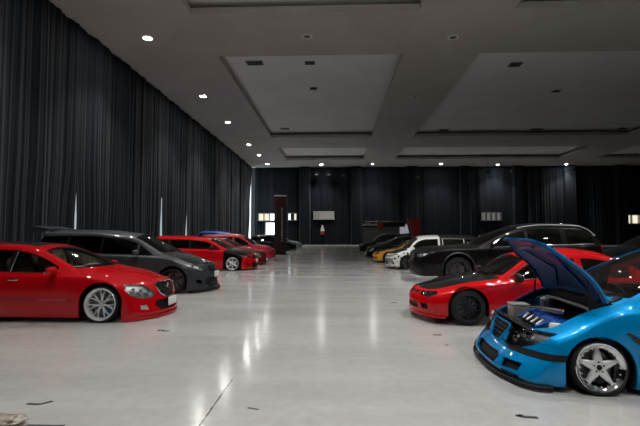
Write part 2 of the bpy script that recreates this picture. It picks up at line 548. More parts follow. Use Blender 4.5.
# ------------------------------------------------------------------ interior
def seat(root, x, y, z, mat, w=.46, back=.60):
    """seat faces -x"""
    m = MB(); m.box((x, y, z+.09), (.50, w, .16), bev=.05)
    o = m.obj('seat', mat, root)
    R = Matrix.Rotation(math.radians(18), 4, 'Y')
    b = MB(); b.box((x+.27, y, z+.16+back/2), (.14, w*.95, back), R.to_3x3(), bev=.05)
    b.obj('seat_back', mat, o)
    h = MB(); h.box((x+.27+.1, y, z+.16+back+.10), (.09, .26, .17), R.to_3x3(), bev=.035)
    h.tube([(x+.36, y-.06, z+.14+back), (x+.37, y-.06, z+.2+back)], .007, 6); h.tube([(x+.36, y+.06, z+.14+back), (x+.37, y+.06, z+.2+back)], .007, 6)
    h.obj('headrest', mat, o)
    return o
def interior(root, B, S, mat, dash=M_DASH):
    xa = S['ws'][1]; zb = float(B.zb(xa))
    wi = float(B.belt_w(xa))-.10
    d = MB()
    pts = [(xa-.12, zb-.06), (xa+.02, zb-.025), (xa+.25, zb-.02), (xa+.33, zb-.06), (xa+.30, zb-.22), (xa+.2, zb-.4), (xa-.12, zb-.4)]
    d.prism(pts, -wi, wi); d.box((xa+.27, .36, zb-.005), (.2, .36, .06), bev=.02)
    d.obj('dashboard', dash, root)
    s = MB(); R = Matrix.Rotation(math.radians(-28), 3, 'Y')
    c = Vector((xa+.50, .36, zb-.06)); ring = []
    n = 28; v = []; f = []
    for i in range(n):
        a = 2*PI*i/n
        for k in range(8):
            t = 2*PI*k/8; r = .18+.014*math.cos(t)
            v.append(c+R @ Vector((.014*math.sin(t), r*math.cos(a), r*math.sin(a))))
    for i in range(n):
        for k in range(8): f.append((i*8+k, i*8+(k+1) % 8, ((i+1) % n)*8+(k+1) % 8, ((i+1) % n)*8+k))
    s.add(v, f)
    for a in (0, PI, -PI/2):
        s.tube([c, c+R @ Vector((0, .17*math.cos(a), .17*math.sin(a)))], .014, 6)
    s.lathe([(0, -.03), (.05, -.025), (.05, .02), (0, .02)], 14, axis='x', c=tuple(c))
    s.tube([c, c+Vector((-.2, 0, -.1))], .025, 8)
    s.obj('steering_wheel', M_BLACK, root)
    zf = float(B.zs(xa))+.10
    xs = xa+.85; yy = wi*.5
    for y in (-yy, yy): seat(root, xs, y, zb-.50, mat)
    if S.get('rows', 2) > 1: seat(root, xs+.85, 0, zb-.50, mat, w=wi*1.7)

# ------------------------------------------------------------------ car assembly
FP = dict(glassF=1, glassR=2, glassQ=3, ws=4, rw=5, hood=6, doorF=7, doorR=8, head=9, grille=10, intake=11, fog=12, tail=13, bumper=14, pillar=15, sun=16, fender=17, fuel=18, intake2=19, mould=20, glassA=21, rbumper=22, trunk=23, indic=24)

def window_poly(B, x0, x1, lo=.03, hi=.062, lean0=0, lean1=0):
    pts = []
    for i in range(9):
        x = x0+(x1-x0)*i/8
        zl = float(B.zb(x))+lo; zh = float(B.railz(x))-hi
        if zh > zl+.004: pts.append((x, zh))
    zl0 = float(B.zb(x0))+lo; zl1 = float(B.zb(x1))+lo
    pts += [(x0, zl0), (x1, zl1)]
    return hull(pts)

def curve_strip(pts, r, name, mat, root, r2=None, seg=6):
    m = MB(); m.tube(pts, r, seg, r2); return m.obj(name, mat, root)

def make_car(name, label, cat, loc, rotz, S, C, group=None):
    root = thing(name, label, cat, loc, rotz, group)
    B = Body(S); bm = B.bm; L = S['L']; W = S['W']
    det = S.get('detail', 2)
    side_t = lambda c, n: c.y > .25 and n.y > .12
    ra = S['rarch']
    for xw in (S['xf'], S['xr']):
        circ = [(xw+ra*math.cos(2*PI*i/30), S['zarch']+ra*math.sin(2*PI*i/30)) for i in range(30)]
        circ += [(xw-ra, S['zarch']-.3), (xw+ra, S['zarch']-.3)]
        B.cut('y', circ, -1, lambda c, n: c.y > W-.32 and (n.z < .5))
    # glass
    for key, pid in (('winF', 1), ('winR', 2), ('winQ', 3), ('winA', 21)):
        if key in S:
            w = S[key]
            poly = window_poly(B, *w) if not isinstance(w[0], (tuple, list)) else w
            B.cut('y', poly, pid, lambda c, n: c.y > .3 and n.y > .25)
    for x0, x1 in S.get('pillars', ()):
        B.cut('y', window_poly(B, x0, x1, .03, .055), 15, lambda c, n: c.y > .3 and n.y > .25)
    xc, xa, ya, xh, yh = S['ws']
    wsp = [(xc, -.2), (xc, 0), (xc+(xa-xc)*.12, ya*.4), (xc+(xa-xc)*.45, ya*.75), (xa, ya), (xh, yh), (xh, -.2)]
    B.cut('z', wsp, 4, lambda c, n: n.z > .05 and c.z > float(B.zb(c.x))-.05 and n.x < .3)
    if 'rw' in S:
        xc, xa, ya, xh, yh = S['rw']
        B.cut('z', [(xc, -.2), (xc, 0), (xa, ya), (xh, yh), (xh, -.2)], 5, lambda c, n: n.z > .02 and c.z > float(B.zb(min(c.x, L-.1)))-.05 and n.x > -.3)
    if 'rwx' in S:   # upright rear window, seen from behind
        B.cut('x', S['rwx'], 5, lambda c, n: n.x > .3 and c.x > L*.6)
    if 'sun' in S: B.cut('z', S['sun'], 16, lambda c, n: n.z > .5 and c.z > .8)
    fr = lambda c, n: c.x < 1.2 and n.x < .35 and c.y > -.3
    for key, pid in (('head', 9), ('grille', 10), ('intake', 11), ('intake2', 19), ('fog', 12), ('indic', 24)):
        for poly in S.get(key, ()): B.cut('x', poly, pid, fr)
    for poly in S.get('head_side', ()): B.cut('y', poly, 9, side_t)
    for poly in S.get('mould', ()): B.cut('y', poly, 20, lambda c, n: c.y > .1, allow=(0,))
    for poly in S.get('tail', ()) and S.get('taillamp', ()): B.cut('x', poly, 13, lambda c, n: c.x > L*.7 and n.x > .3)
    # hood
    if 'hood' in S: B.cut('z', S['hood'], 6, lambda c, n: n.z > .25 and c.x < S['ws'][1]+.1)
    if 'trunk' in S: B.cut('z', S['trunk'], 23, lambda c, n: n.z > .25)
    # doors
    for key, pid, wk in (('doorF', 7, 'winF'), ('doorR', 8, 'winR')):
        if key in S:
            x0, x1 = S[key]; zl = float(B.zs(x0))+S.get('door_lo', .10)
            lowp = [(x0, zl), (x1, zl)]+[(x0+(x1-x0)*i/4, float(B.zb(x0+(x1-x0)*i/4))+.02) for i in range(5)]
            B.cut('y', lowp, pid, side_t)
            w = S[wk]; wp = window_poly(B, *w) if not isinstance(w[0], (tuple, list)) else w
            cx = sum(p[0] for p in wp)/len(wp); cz = sum(p[1] for p in wp)/len(wp)
            fr_ = [(cx+(px-cx)*1.06, cz+(pz-cz)*1.10) for px, pz in wp]
            B.cut('y', fr_, pid, lambda c, n: c.y > .3 and n.y > .2)
    if 'fender' in S:
        for poly in S['fender']: B.cut('y', poly, 17, lambda c, n: c.y > .2, allow=(0,))
    if 'bumper_side' in S: B.cut('y', S['bumper_side'], 14, lambda c, n: True, allow=(0,))
    if 'rbumper_side' in S: B.cut('y', S['rbumper_side'], 22, lambda c, n: True, allow=(0,))
    B.finish()
    P = C['paint']; gl = C.get('glass', M_TINT)
    B.extract([0], 'body', C.get('body', P), root, 0, lip=.022)
    linerp = [p for p in B.by if p not in (-1, 1, 2, 3, 4, 5, 9, 16, 21) and not (p == 6 and S.get('hood_open'))]
    B.extract(linerp, 'inner_shell', M_LINER, root, 0, off=-.045)
    for pid, nm in ((7, 'front_door'), (8, 'rear_door')):
        if pid in B.by:
            for sd in (1, -1):
                d = B.extract([pid], nm, C.get('door', P), root, sd, gap=.006, lip=.02)
                g = {7: [1], 8: [2]}[pid]
                B.extract(g, 'door_glass', C.get('glass_rear', gl) if pid == 8 else gl, d, sd, off=-.006)
                if 'handle' in S and det > 0:
                    hx, hz = S['handle'][0 if pid == 7 else min(1, len(S['handle'])-1)]
                    p = B.pside(hx, hz, sd, .018)
                    h = MB(); h.box(p, (.17, .022, .022), bev=.008); h.obj('door_handle', C.get('handle', P), d)
    if 7 not in B.by:
        for sd in (1, -1): B.extract([1, 2], 'side_window', gl, root, sd, off=-.006)
    elif 8 not in B.by and 2 in B.by:
        for sd in (1, -1): B.extract([2], 'rear_side_window', C.get('glass_rear', gl), root, sd, off=-.006)
    for sd in (1, -1):
        B.extract([3], 'quarter_window', C.get('glass_rear', gl), root, sd, off=-.006)
        B.extract([21], 'front_quarter_window', gl, root, sd, off=-.006)
        B.extract([15], 'pillar_trim', M_GLOSSBLACK, root, sd, off=.001)
        B.extract([17], 'fender', C.get('fender', P), root, sd, gap=.004, lip=.015)
        h = B.extract([9], 'headlight', C.get('lens', M_LENS), root, sd, off=.001)
        if h:
            B.extract([9], 'reflector', C.get('reflector', M_CHROME), h, sd, off=-.048)
            lr_ = B.extract([9], 'lamp_rim', C.get('lamprim', M_BLACK), h, sd, off=.0, lip=.05)
            bm2 = bmesh.new(); bm2.from_mesh(lr_.data)   # keep only the surrounding wall of the lamp bowl
            big = [f for f in bm2.faces if not any(e.is_boundary for e in f.edges)]
            bmesh.ops.delete(bm2, geom=big, context='FACES'); bm2.to_mesh(lr_.data); bm2.free()
            for (ly, lz, lr) in S.get('lamps', ()):
                p = B.px(sd*ly, lz)
                m = MB(); m.lathe([(lr, .012), (lr*.95, .02), (lr*.62, .045), (lr*.55, .05), (lr*.5, .036), (lr*.3, .026), (0, .022)], 20, axis='x', c=(p.x, p.y, p.z))
                m.obj('projector', C.get('projector', M_CHROME), h)
        B.extract([12], 'fog_light', C.get('fog', M_LENS), root, sd, off=-.01)
        B.extract([24], 'turn_signal', C.get('indic', M_AMBER), root, sd, off=-.002)
        B.extract([13], 'taillight', M_REDLENS, root, sd, off=.002)
        if 20 in B.by: B.extract([20], 'bumper_moulding', C.get('mould', M_BLACK), root, sd, off=.006, lip=.012)
    B.extract([4], 'windshield', C.get('wsglass', gl), root, 0, off=-.006)
    B.extract([5], 'rear_window', C.get('glass_rear', gl), root, 0, off=-.006)
    B.extract([16], 'sunroof', M_GLOSSBLACK, root, 0, off=-.004)
    if 6 in B.by:
        hd = B.extract([6], 'hood', C.get('hood', P), root, 0, gap=.006, lip=.02)
        if S.get('hood_open'): hd['open'] = 1
    B.extract([23], 'trunk_lid', P, root, 0, gap=.006, lip=.02)
    B.extract([14], 'front_bumper', C.get('bumper', P), root, 0, gap=.003, lip=.02)
    B.extract([22], 'rear_bumper', C.get('rbumper', P), root, 0, gap=.003, lip=.02)
    if 10 in B.by:
        g = B.extract([10], 'grille', C.get('grille', M_BLACK), root, 0, off=-.03)
        for z, y0 in S.get('bars', ()):
            curve_strip([B.px(y0*t/8, z, .002)+Vector((.012, 0, 0)) for t in range(-8, 9)], .006, 'grille_bar', C.get('bar', M_CHROME), g)
        for y, z0, z1 in S.get('vbars', ()):
            for q in ((y, -y) if y else (0,)):
                curve_strip([B.px(q, z0+(z1-z0)*t/4)+Vector((.012, 0, 0)) for t in range(5)], .004, 'grille_bar', C.get('bar', M_CHROME), g)
        if S.get('grille_frame'):
            pts = S['grille_frame']; full = pts+[(-y, z) for y, z in pts[::-1]]
            if full[0][0] != 0: full.append(full[0])
            path = []
            for a, b in zip(full[:-1], full[1:]):
                for k in range(6): path.append(B.px(a[0]+(b[0]-a[0])*k/6, a[1]+(b[1]-a[1])*k/6, .003))
            path.append(path[0])
            curve_strip(path, .011, 'grille_frame', C.get('frame', M_CHROME), g, seg=6)
    B.extract([11], 'lower_intake', M_BLACK, root, 0, off=-.04)
    if 19 in B.by:
        for sd in (1, -1): B.extract([19], 'side_intake', M_BLACK, root, sd, off=-.04)
    # wheel wells and wheels
    for xw in (S['xf'], S['xr']):
        for sd in (1, -1):
            m = MB(); n = 20; v = []; f = []
            for i in range(n+1):
                a = PI*i/n*1.3-.15*PI
                for y in (W-.02, W-.36):
                    v.append((xw+(ra+.012)*math.cos(a), sd*y, S['zarch']+(ra+.012)*math.sin(a)))
            for i in range(n): f.append((2*i, 2*i+1, 2*i+3, 2*i+2))
            v.append((xw, sd*(W-.36), S['zarch'])); c = len(v)-1
            for i in range(n): f.append((2*i+1, c, 2*i+3))
            mesh_obj('wheel_well', v, f, M_LINER, root, True)
            st = S['wheel']
            add_wheel(root, st['style'], xw, W-st.get('inset', .02), st['rt']*math.cos(math.radians(st.get('camber', 2)))+.001, sd, st['rt'], st['rr'], st.get('wid', .22), st.get('camber', 2), C['wheels'],
                      seg=48 if det > 1 else 28, detail=det > 0)
    # mirrors
    if 'mirror' in S:
        mx, mz = S['mirror']
        for sd in (1, -1):
            p = B.pside(mx, mz-.05, sd)
            bmx = bmesh.new(); bmesh.ops.create_uvsphere(bmx, u_segments=20, v_segments=12, radius=1)
            for v in bmx.verts:
                q = v.co.copy(); e = 3.2
                r = (abs(q.x)**e+abs(q.y)**e+abs(q.z)**e)**(1/e)
                q /= r
                v.co = Vector((q.x*.055*(1 if q.x < 0 else .55), q.y*.105, q.z*.068*(1-.12*q.y*sd)))
            V = [p+Vector((-.01, sd*.13, .06))+v.co for v in bmx.verts]; bmx.verts.index_update()
            F = [[v.index for v in f.verts] for f in bmx.faces]; bmx.free()
            m = MB(); m.add(V, F); m.tube([p+Vector((0, -sd*.03, -.01)), p+Vector((-.005, sd*.05, .01)), p+Vector((-.008, sd*.10, .035))], .022, 8, .014)
            mo = m.obj('side_mirror', C.get('mirror', P), root)
            mg = MB(); mg.box(p+Vector((.024, sd*.13, .06)), (.004, .17, .105), bev=.0015); mg.obj('mirror_glass', M_CHROME, mo)
    # wipers
    if det > 1 and not S.get('no_wipers'):
        xc, xa, ya, xh, yh = S['ws']
        for y0 in (-ya*.55, ya*.15):
            pts = [B.ptop(xc+.05+.05*t, y0+ya*.55*t/5*1.0, .015) for t in range(0, 1)]
            pts = [B.ptop(xc+.04+(xa-xc)*.35*abs(y0+ya*.6*t/6)/ya+.01*t, y0+ya*.6*t/6, .014) for t in range(7)]
            curve_strip(pts, .008, 'wiper', M_BLACK, root)
    # plate
    if 'plate' in S:
        z = S['plate']; p = B.px(0, z, .0)
        m = MB(); m.box((p.x-.012, S.get('plate_y', 0), z), (.012, .36, S.get('plate_h', .13)), bev=.003)
        m.obj('license_plate', M_WHITEPLATE, root)
    if C.get('interior') is not None: interior(root, B, S, C['interior'])
    return root, B
# ------------------------------------------------------------------ body shapes (x from the nose backwards, z up, metres)
def circ_poly(cx, cz, r, n=14): return [(cx+r*math.cos(2*PI*i/n), cz+r*math.sin(2*PI*i/n)) for i in range(n)]

SEDAN = dict(round_rear=.07, L=4.75, W=.90, xf=.84, xr=3.69, zarch=.295, rarch=.335, shoulder=.06, tuck=.012, nx=96, round=.15,
    top=[(0,.60),(.25,.655),(.6,.735),(1.0,.81),(1.16,.85),(1.55,1.03),(2.02,1.19),(2.3,1.24),(2.75,1.265),(3.2,1.235),(3.55,1.15),(4.05,.93),(4.3,.90),(4.75,.86)],
    belt=[(0,.55),(.3,.60),(.6,.66),(.9,.705),(1.3,.74),(2,.75),(3.5,.79),(4.75,.80)],
    sill=[(0,.03),(.5,.035),(1.2,.06),(3.4,.07),(4.75,.10)], plan=[(0,.83),(.4,.885),(1,.90),(4.1,.90),(4.75,.82)],
    rail=[(1.24,.765,.72),(1.52,.885,.69),(1.92,1.075,.63),(2.2,1.16,.61),(2.6,1.20,.605),(3.1,1.165,.61),(3.5,1.06,.63),(3.95,.86,.70)],
    nose=[(0,.05),(.10,.0),(.25,.03),(.34,.05),(.45,.08),(.58,.15),(.75,.28)], sweep=.40, sweep_p=2.0, nose_reach=1.0,
    tail=[(0,.05),(.4,0),(.8,.05)],
    winF=(1.60,2.33), winR=(2.42,3.14), winQ=(3.20,3.62), pillars=((2.32,2.43),),
    ws=(1.13,1.36,.66,1.98,.545), rw=(4.08,3.86,.60,3.5,.53), sun=[(2.16,-.2),(2.16,.46),(3.0,.46),(3.0,-.2)],
    hood=[(.16,-.2),(.16,.0),(.20,.30),(.32,.52),(.50,.69),(1.3,.72),(1.12,.3),(1.1,-.2)], trunk=[(4.1,-.2),(4.1,.6),(4.7,.6),(4.7,-.2)],
    doorF=(1.28,2.375), doorR=(2.375,3.2), door_lo=.12, handle=((2.24,.665),(3.08,.69)),
    bumper_side=[(-.3,-.1),(.55,-.1),(.60,.42),(.3,.52),(-.3,.60)], rbumper_side=[(4.1,-.1),(5,-.1),(5,.5),(4.05,.5)],
    head=([(.83,.49),(.77,.595),(.58,.565),(.41,.42),(.50,.345),(.66,.345),(.79,.41)],), lamps=((.53,.43,.05),(.64,.45,.055),(.73,.49,.045)),
    grille=([(0,.565),(.26,.570),(.35,.535),(.30,.40),(.18,.335),(0,.325)],), bars=((.53,.30),(.49,.29),(.45,.28),(.41,.25),(.37,.20)),
    vbars=((0,.34,.56),), grille_frame=[(0,.575),(.26,.58),(.36,.54),(.31,.395),(.18,.325),(0,.315)],
    intake=([(0,.285),(.42,.29),(.46,.22),(.36,.13),(0,.12)],), fog=([(.58,.165),(.70,.18),(.70,.245),(.60,.245)],),
    taillamp=([(.45,.55),(.85,.55),(.85,.75),(.45,.75)],), mirror=(1.60,.80), plate=.235, plate_h=.14,
    wheel=dict(style='mesh10', rt=.285, rr=.252, wid=.24, camber=4, inset=.015))

MPV = dict(L=4.55, W=.87, xf=.86, xr=3.72, zarch=.31, rarch=.345, shoulder=.06, tuck=.015, nx=80, round=.14,
    top=[(0,.66),(.25,.76),(.65,.88),(1.02,.97),(1.40,1.19),(1.83,1.38),(2.3,1.46),(2.9,1.51),(3.8,1.52),(4.35,1.48),(4.55,1.38)],
    belt=[(0,.60),(.4,.71),(.75,.80),(1.2,.86),(2.2,.90),(4.4,.97)],
    sill=[(0,.05),(1.2,.07),(3.4,.08),(4.55,.12)], plan=[(0,.78),(.4,.85),(1,.87),(3.9,.87),(4.55,.78)],
    rail=[(1.12,.885,.70),(1.42,1.05,.68),(1.83,1.27,.64),(2.3,1.365,.62),(3,1.42,.61),(3.9,1.42,.60),(4.4,1.34,.59)],
    nose=[(0,.06),(.12,.0),(.3,.02),(.5,.07),(.65,.14),(.85,.28)], sweep=.42, sweep_p=2.0, nose_reach=1.05,
    tail=[(0,.05),(.5,0),(.9,.04),(1.5,.3)], tail_reach=.6,
    winA=[(1.33,.895),(1.70,.905),(1.70,1.145),(1.52,1.035)], winF=(1.75,2.58), winR=(2.64,3.42), winQ=(3.50,4.25), pillars=((2.57,2.65),(3.41,3.51)),
    ws=(1.02,1.22,.65,1.88,.55), rwx=[(-.1,1.05),(.55,1.05),(.50,1.38),(-.1,1.38)],
    hood=[(.14,-.2),(.14,0),(.20,.32),(.34,.54),(.52,.66),(1.18,.68),(1.0,.3),(.97,-.2)],
    doorF=(1.24,2.61), doorR=(2.61,3.46), door_lo=.12, handle=((2.45,.80),(2.78,.82)),
    bumper_side=[(-.3,-.1),(.63,-.1),(.66,.42),(.3,.52),(-.3,.58)], rbumper_side=[(4.1,-.1),(5,-.1),(5,.5),(4.05,.5)],
    head=([(.80,.74),(.70,.735),(.50,.62),(.42,.53),(.56,.52),(.76,.63)],), lamps=((.56,.57,.05),(.68,.63,.045)),
    grille=([(0,.62),(.30,.62),(.36,.56),(.30,.49),(0,.48)],), bars=((.585,.30),(.55,.31),(.515,.28)),
    intake=([(0,.33),(.45,.34),(.52,.22),(.42,.12),(0,.11)],), fog=([(.60,.22),(.72,.24),(.72,.31),(.62,.30)],),
    taillamp=([(.55,.8),(.8,.8),(.8,1.2),(.6,1.2)],), mirror=(1.72,.95), plate=.41, plate_h=.14,
    wheel=dict(style='five', rt=.30, rr=.265, wid=.23, camber=4, inset=.02))

COUPE = dict(L=4.25, W=.84, xf=.76, xr=3.28, zarch=.275, rarch=.305, shoulder=.055, tuck=.02, nx=84, round=.06,
    top=[(0,.50),(.25,.555),(.8,.655),(1.16,.725),(1.42,.895),(1.74,1.06),(2.1,1.135),(2.55,1.165),(2.95,1.13),(3.3,1.00),(3.7,.83),(4.25,.77)],
    belt=[(0,.455),(.3,.515),(.85,.615),(1.4,.66),(2.5,.70),(4.2,.70)],
    sill=[(0,.11),(.5,.12),(1.2,.13),(3.4,.14),(4.25,.18)], plan=[(0,.76),(.4,.825),(1,.84),(3.7,.84),(4.25,.75)],
    rail=[(1.26,.675,.68),(1.47,.80,.64),(1.73,.965,.595),(2.05,1.045,.575),(2.6,1.075,.565),(2.95,1.04,.575),(3.3,.92,.61),(3.6,.74,.65)],
    nose=[(0,.08),(.15,.02),(.28,.0),(.38,.02),(.46,.08),(.6,.18)], sweep=.34, sweep_p=2.2, nose_reach=.95,
    tail=[(0,.05),(.4,0),(.8,.05)],
    winF=(1.48,2.45), winR=(2.55,3.25), pillars=(),
    ws=(1.16,1.34,.62,1.72,.525), rw=(3.72,3.55,.55,3.15,.48),
    hood=[(.13,-.2),(.13,0),(.17,.30),(.25,.46),(.42,.54),(.85,.60),(1.30,.66),(1.15,.3),(1.12,-.2)], trunk=[(3.75,-.2),(3.75,.58),(4.2,.58),(4.2,-.2)],
    doorF=(1.22,2.50), door_lo=.10, handle=((2.36,.60),),
    bumper_side=[(-.3,-.1),(.50,-.1),(.53,.36),(.25,.42),(-.3,.44)], rbumper_side=[(3.7,-.1),(4.8,-.1),(4.8,.45),(3.65,.45)],
    head=([(.70,.455),(.62,.495),(.36,.475),(.38,.42),(.62,.40)],), lamps=((.46,.445,.035),(.57,.445,.035)),
    indic=([(.82,.46),(.76,.50),(.705,.485),(.705,.41),(.81,.42)],),
    grille=([(0,.465),(.33,.465),(.34,.43),(0,.425)],), intake=([(0,.30),(.36,.30),(.40,.25),(.36,.20),(0,.19)],), intake2=([(.46,.29),(.62,.29),(.62,.22),(.48,.21)],),
    taillamp=([(.45,.5),(.8,.5),(.8,.65),(.45,.65)],), mirror=(1.50,.72),
    wheel=dict(style='multi10', rt=.268, rr=.20, wid=.21, camber=3, inset=.02))

SUV = dict(L=5.0, W=.95, xf=1.12, xr=3.95, zarch=.42, rarch=.44, shoulder=.06, tuck=.03, nx=80, round=.08,
    top=[(0,.93),(.2,1.02),(.8,1.09),(1.5,1.15),(2.05,1.43),(2.65,1.67),(3.1,1.77),(3.6,1.80),(4.4,1.77),(4.8,1.69),(5,1.55)],
    belt=[(0,.86),(.35,.96),(1.0,1.01),(1.6,1.03),(3,1.08),(4.9,1.15)],
    sill=[(0,.20),(1.2,.24),(3.4,.26),(5,.30)], plan=[(0,.86),(.4,.93),(1,.95),(4.3,.95),(5,.87)],
    rail=[(1.6,1.05,.78),(1.9,1.20,.75),(2.4,1.44,.71),(2.9,1.60,.68),(3.4,1.665,.67),(4.2,1.65,.66),(4.8,1.52,.66)],
    nose=[(0,.10),(.25,.03),(.45,.0),(.8,.03),(1.0,.12)], sweep=.32, sweep_p=2.4, nose_reach=1.0,
    tail=[(0,.05),(.6,0),(1.1,.05),(1.7,.35)], tail_reach=.7,
    winF=(1.98,2.88), winR=(2.96,3.80), winQ=(3.95,4.62), pillars=((2.87,2.97),),
    ws=(1.53,1.75,.72,2.72,.60), rwx=[(-.1,1.2),(.62,1.2),(.55,1.55),(-.1,1.55)],
    hood=[(.14,-.2),(.14,0),(.2,.35),(.34,.62),(.5,.76),(1.72,.76),(1.5,.3),(1.48,-.2)],
    doorF=(1.62,2.92), doorR=(2.92,3.85), door_lo=.16, handle=((2.7,.98),(3.6,1.0)),
    bumper_side=[(-.3,-.1),(.70,-.1),(.72,.55),(.3,.62),(-.3,.62)], rbumper_side=[(4.5,-.1),(5.5,-.1),(5.5,.6),(4.45,.6)],
    head=([(.86,.90),(.70,.92),(.48,.88),(.46,.78),(.62,.74),(.84,.80)],), lamps=((.58,.83,.055),(.72,.84,.05)),
    grille=([(0,.86),(.40,.87),(.42,.74),(.34,.62),(0,.60)],), bars=((.82,.38),(.76,.38),(.70,.36),(.65,.33)),
    intake=([(0,.52),(.55,.52),(.6,.42),(.5,.34),(0,.34)],), fog=([(.66,.42),(.80,.44),(.80,.53),(.68,.53)],),
    taillamp=([(.6,.9),(.9,.9),(.9,1.15),(.62,1.15)],), mirror=(1.98,1.10), roof_rails=1,
    wheel=dict(style='six', rt=.38, rr=.27, wid=.26, camber=1, inset=.03))

HATCH = dict(L=4.0, W=.83, xf=.78, xr=3.25, zarch=.28, rarch=.31, shoulder=.055, tuck=.02, nx=64, round=.06,
    top=[(0,.60),(.2,.68),(.6,.77),(.98,.84),(1.25,1.03),(1.55,1.22),(1.85,1.32),(2.3,1.38),(3.2,1.36),(3.8,1.27),(4.0,1.16)],
    belt=[(0,.55),(.3,.63),(.7,.70),(1.1,.74),(2.2,.77),(3.9,.82)],
    sill=[(0,.10),(1.2,.12),(3,.13),(4,.18)], plan=[(0,.76),(.35,.82),(.9,.83),(3.5,.83),(4,.75)],
    rail=[(1.05,.755,.68),(1.25,.90,.66),(1.55,1.11,.62),(1.85,1.225,.60),(2.4,1.28,.59),(3.2,1.26,.585),(3.75,1.16,.58)],
    nose=[(0,.08),(.15,.02),(.3,.0),(.5,.04),(.65,.12)], sweep=.30, sweep_p=2.2, nose_reach=.85,
    tail=[(0,.05),(.5,0),(.8,.05),(1.3,.3)], tail_reach=.6,
    winF=(1.28,2.05), winR=(2.14,2.95), winQ=(3.02,3.6), pillars=(),
    ws=(.97,1.14,.63,1.58,.54), rwx=[(-.1,.9),(.5,.9),(.46,1.2),(-.1,1.2)],
    hood=[(.13,-.2),(.13,0),(.18,.32),(.28,.52),(.42,.64),(1.1,.66),(.95,.3),(.94,-.2)],
    doorF=(1.08,2.10), doorR=(2.10,3.0), door_lo=.10, handle=((1.95,.68),(2.85,.70)),
    bumper_side=[(-.3,-.1),(.46,-.1),(.48,.36),(.25,.44),(-.3,.46)], rbumper_side=[(3.6,-.1),(4.6,-.1),(4.6,.45),(3.55,.45)],
    head=([(.76,.62),(.66,.635),(.42,.575),(.40,.50),(.56,.49),(.74,.55)],), lamps=((.52,.54,.045),(.64,.565,.04)),
    grille=([(0,.57),(.34,.57),(.34,.50),(0,.495)],), intake=([(0,.34),(.40,.34),(.44,.26),(.38,.20),(0,.19)],),
    taillamp=([(.5,.6),(.8,.6),(.8,.85),(.55,.85)],), mirror=(1.26,.80),
    wheel=dict(style='six', rt=.275, rr=.225, wid=.21, camber=3, inset=.02))

KEI = dict(HATCH)
KEI.update(top=[(0,.60),(.2,.70),(.5,.79),(.72,.85),(.95,1.10),(1.2,1.28),(1.5,1.36),(2.3,1.39),(3.2,1.37),(3.8,1.28),(4.0,1.16)],
    rail=[(.82,.75,.71),(1.0,.98,.67),(1.22,1.17,.63),(1.5,1.265,.60),(2.4,1.29,.59),(3.2,1.27,.585),(3.75,1.16,.58)],
    winF=(1.02,2.0), winR=(2.2,3.0), winQ=(3.06,3.6), ws=(.73,.88,.65,1.24,.55), hood=[(.13,-.2),(.13,0),(.18,.32),(.28,.52),(.40,.64),(.82,.66),(.72,.3),(.71,-.2)],
    doorF=(.9,2.10), mirror=(1.02,.82))
BLUEVAN = dict(L=4.5, W=.90, xf=.76, xr=3.5, zarch=.215, rarch=.285, shoulder=.06, tuck=.008, nx=110, kc=18, round=.06, flare=.02,
    top=[(0,.50),(.2,.565),(.55,.69),(.92,.79),(1.3,.965),(1.7,1.14),(2.1,1.285),(2.5,1.365),(3.2,1.41),(4.1,1.38),(4.5,1.25)],
    belt=[(0,.44),(.3,.51),(.65,.62),(1.0,.715),(1.8,.75),(4.4,.80)],
    sill=[(0,.04),(.5,.04),(1.2,.05),(3.4,.06),(4.5,.10)], plan=[(0,.85),(.3,.885),(.8,.90),(4.0,.90),(4.5,.82)],
    rail=[(1.00,.74,.76),(1.3,.885,.725),(1.7,1.085,.675),(2.1,1.235,.645),(2.6,1.305,.63),(3.4,1.33,.62),(4.3,1.25,.60)],
    nose=[(0,.03),(.08,.0),(.18,.05),(.28,.13),(.40,.19),(.50,.25),(.7,.38)], sweep=.26, sweep_p=2.8, nose_reach=.9,
    tail=[(0,.05),(.5,0),(.9,.05),(1.3,.3)], tail_reach=.6,
    winA=[(1.28,.785),(1.58,.785),(1.58,.945),(1.44,.87)], winF=(1.70,2.45), winR=(2.55,3.4), winQ=(3.48,4.1), pillars=((2.44,2.56),),
    ws=(.96,1.12,.70,2.08,.575), rwx=[(-.1,.95),(.55,.95),(.5,1.2),(-.1,1.2)],
    hood=[(.18,-.2),(.18,0),(.20,.30),(.30,.52),(.46,.66),(.97,.71),(1.0,.6),(.93,.3),(.91,-.2)], hood_open=1,
    doorF=(1.16,2.5), doorR=(2.5,3.45), door_lo=.14, handle=((2.3,.66),(3.3,.68)),
    bumper_side=[(-.3,-.1),(.47,-.1),(.50,.36),(.40,.40),(-.3,.30)], rbumper_side=[(4.1,-.1),(5,-.1),(5,.5),(4.05,.5)],
    head=([(.28,.40),(.30,.31),(.42,.295),(.56,.315),(.68,.37),(.765,.44),(.765,.49),(.55,.485),(.33,.45)],), lamps=((.40,.375,.06),(.57,.41,.065)),
    grille=([(0,.455),(.22,.455),(.235,.42),(.14,.29),(0,.285)],), grille_frame=[(0,.462),(.225,.462),(.245,.42),(.145,.28),(0,.275)],
    bars=((.42,.22),(.38,.2),(.34,.17)), vbars=((0,.30,.44),(.09,.30,.44)),
    mould=[[(.15,.265),(.49,.275),(.49,.325),(.15,.31)]],
    intake=([(0,.20),(.30,.205),(.36,.17),(.33,.11),(0,.10)],), intake2=([(.44,.185),(.68,.195),(.68,.13),(.46,.12)],),
    taillamp=([(.5,.7),(.85,.7),(.85,1.0),(.55,1.0)],), mirror=(1.66,.80), no_wipers=1,
    wheel=dict(style='star5', rt=.236, rr=.208, wid=.24, camber=7, inset=.0))

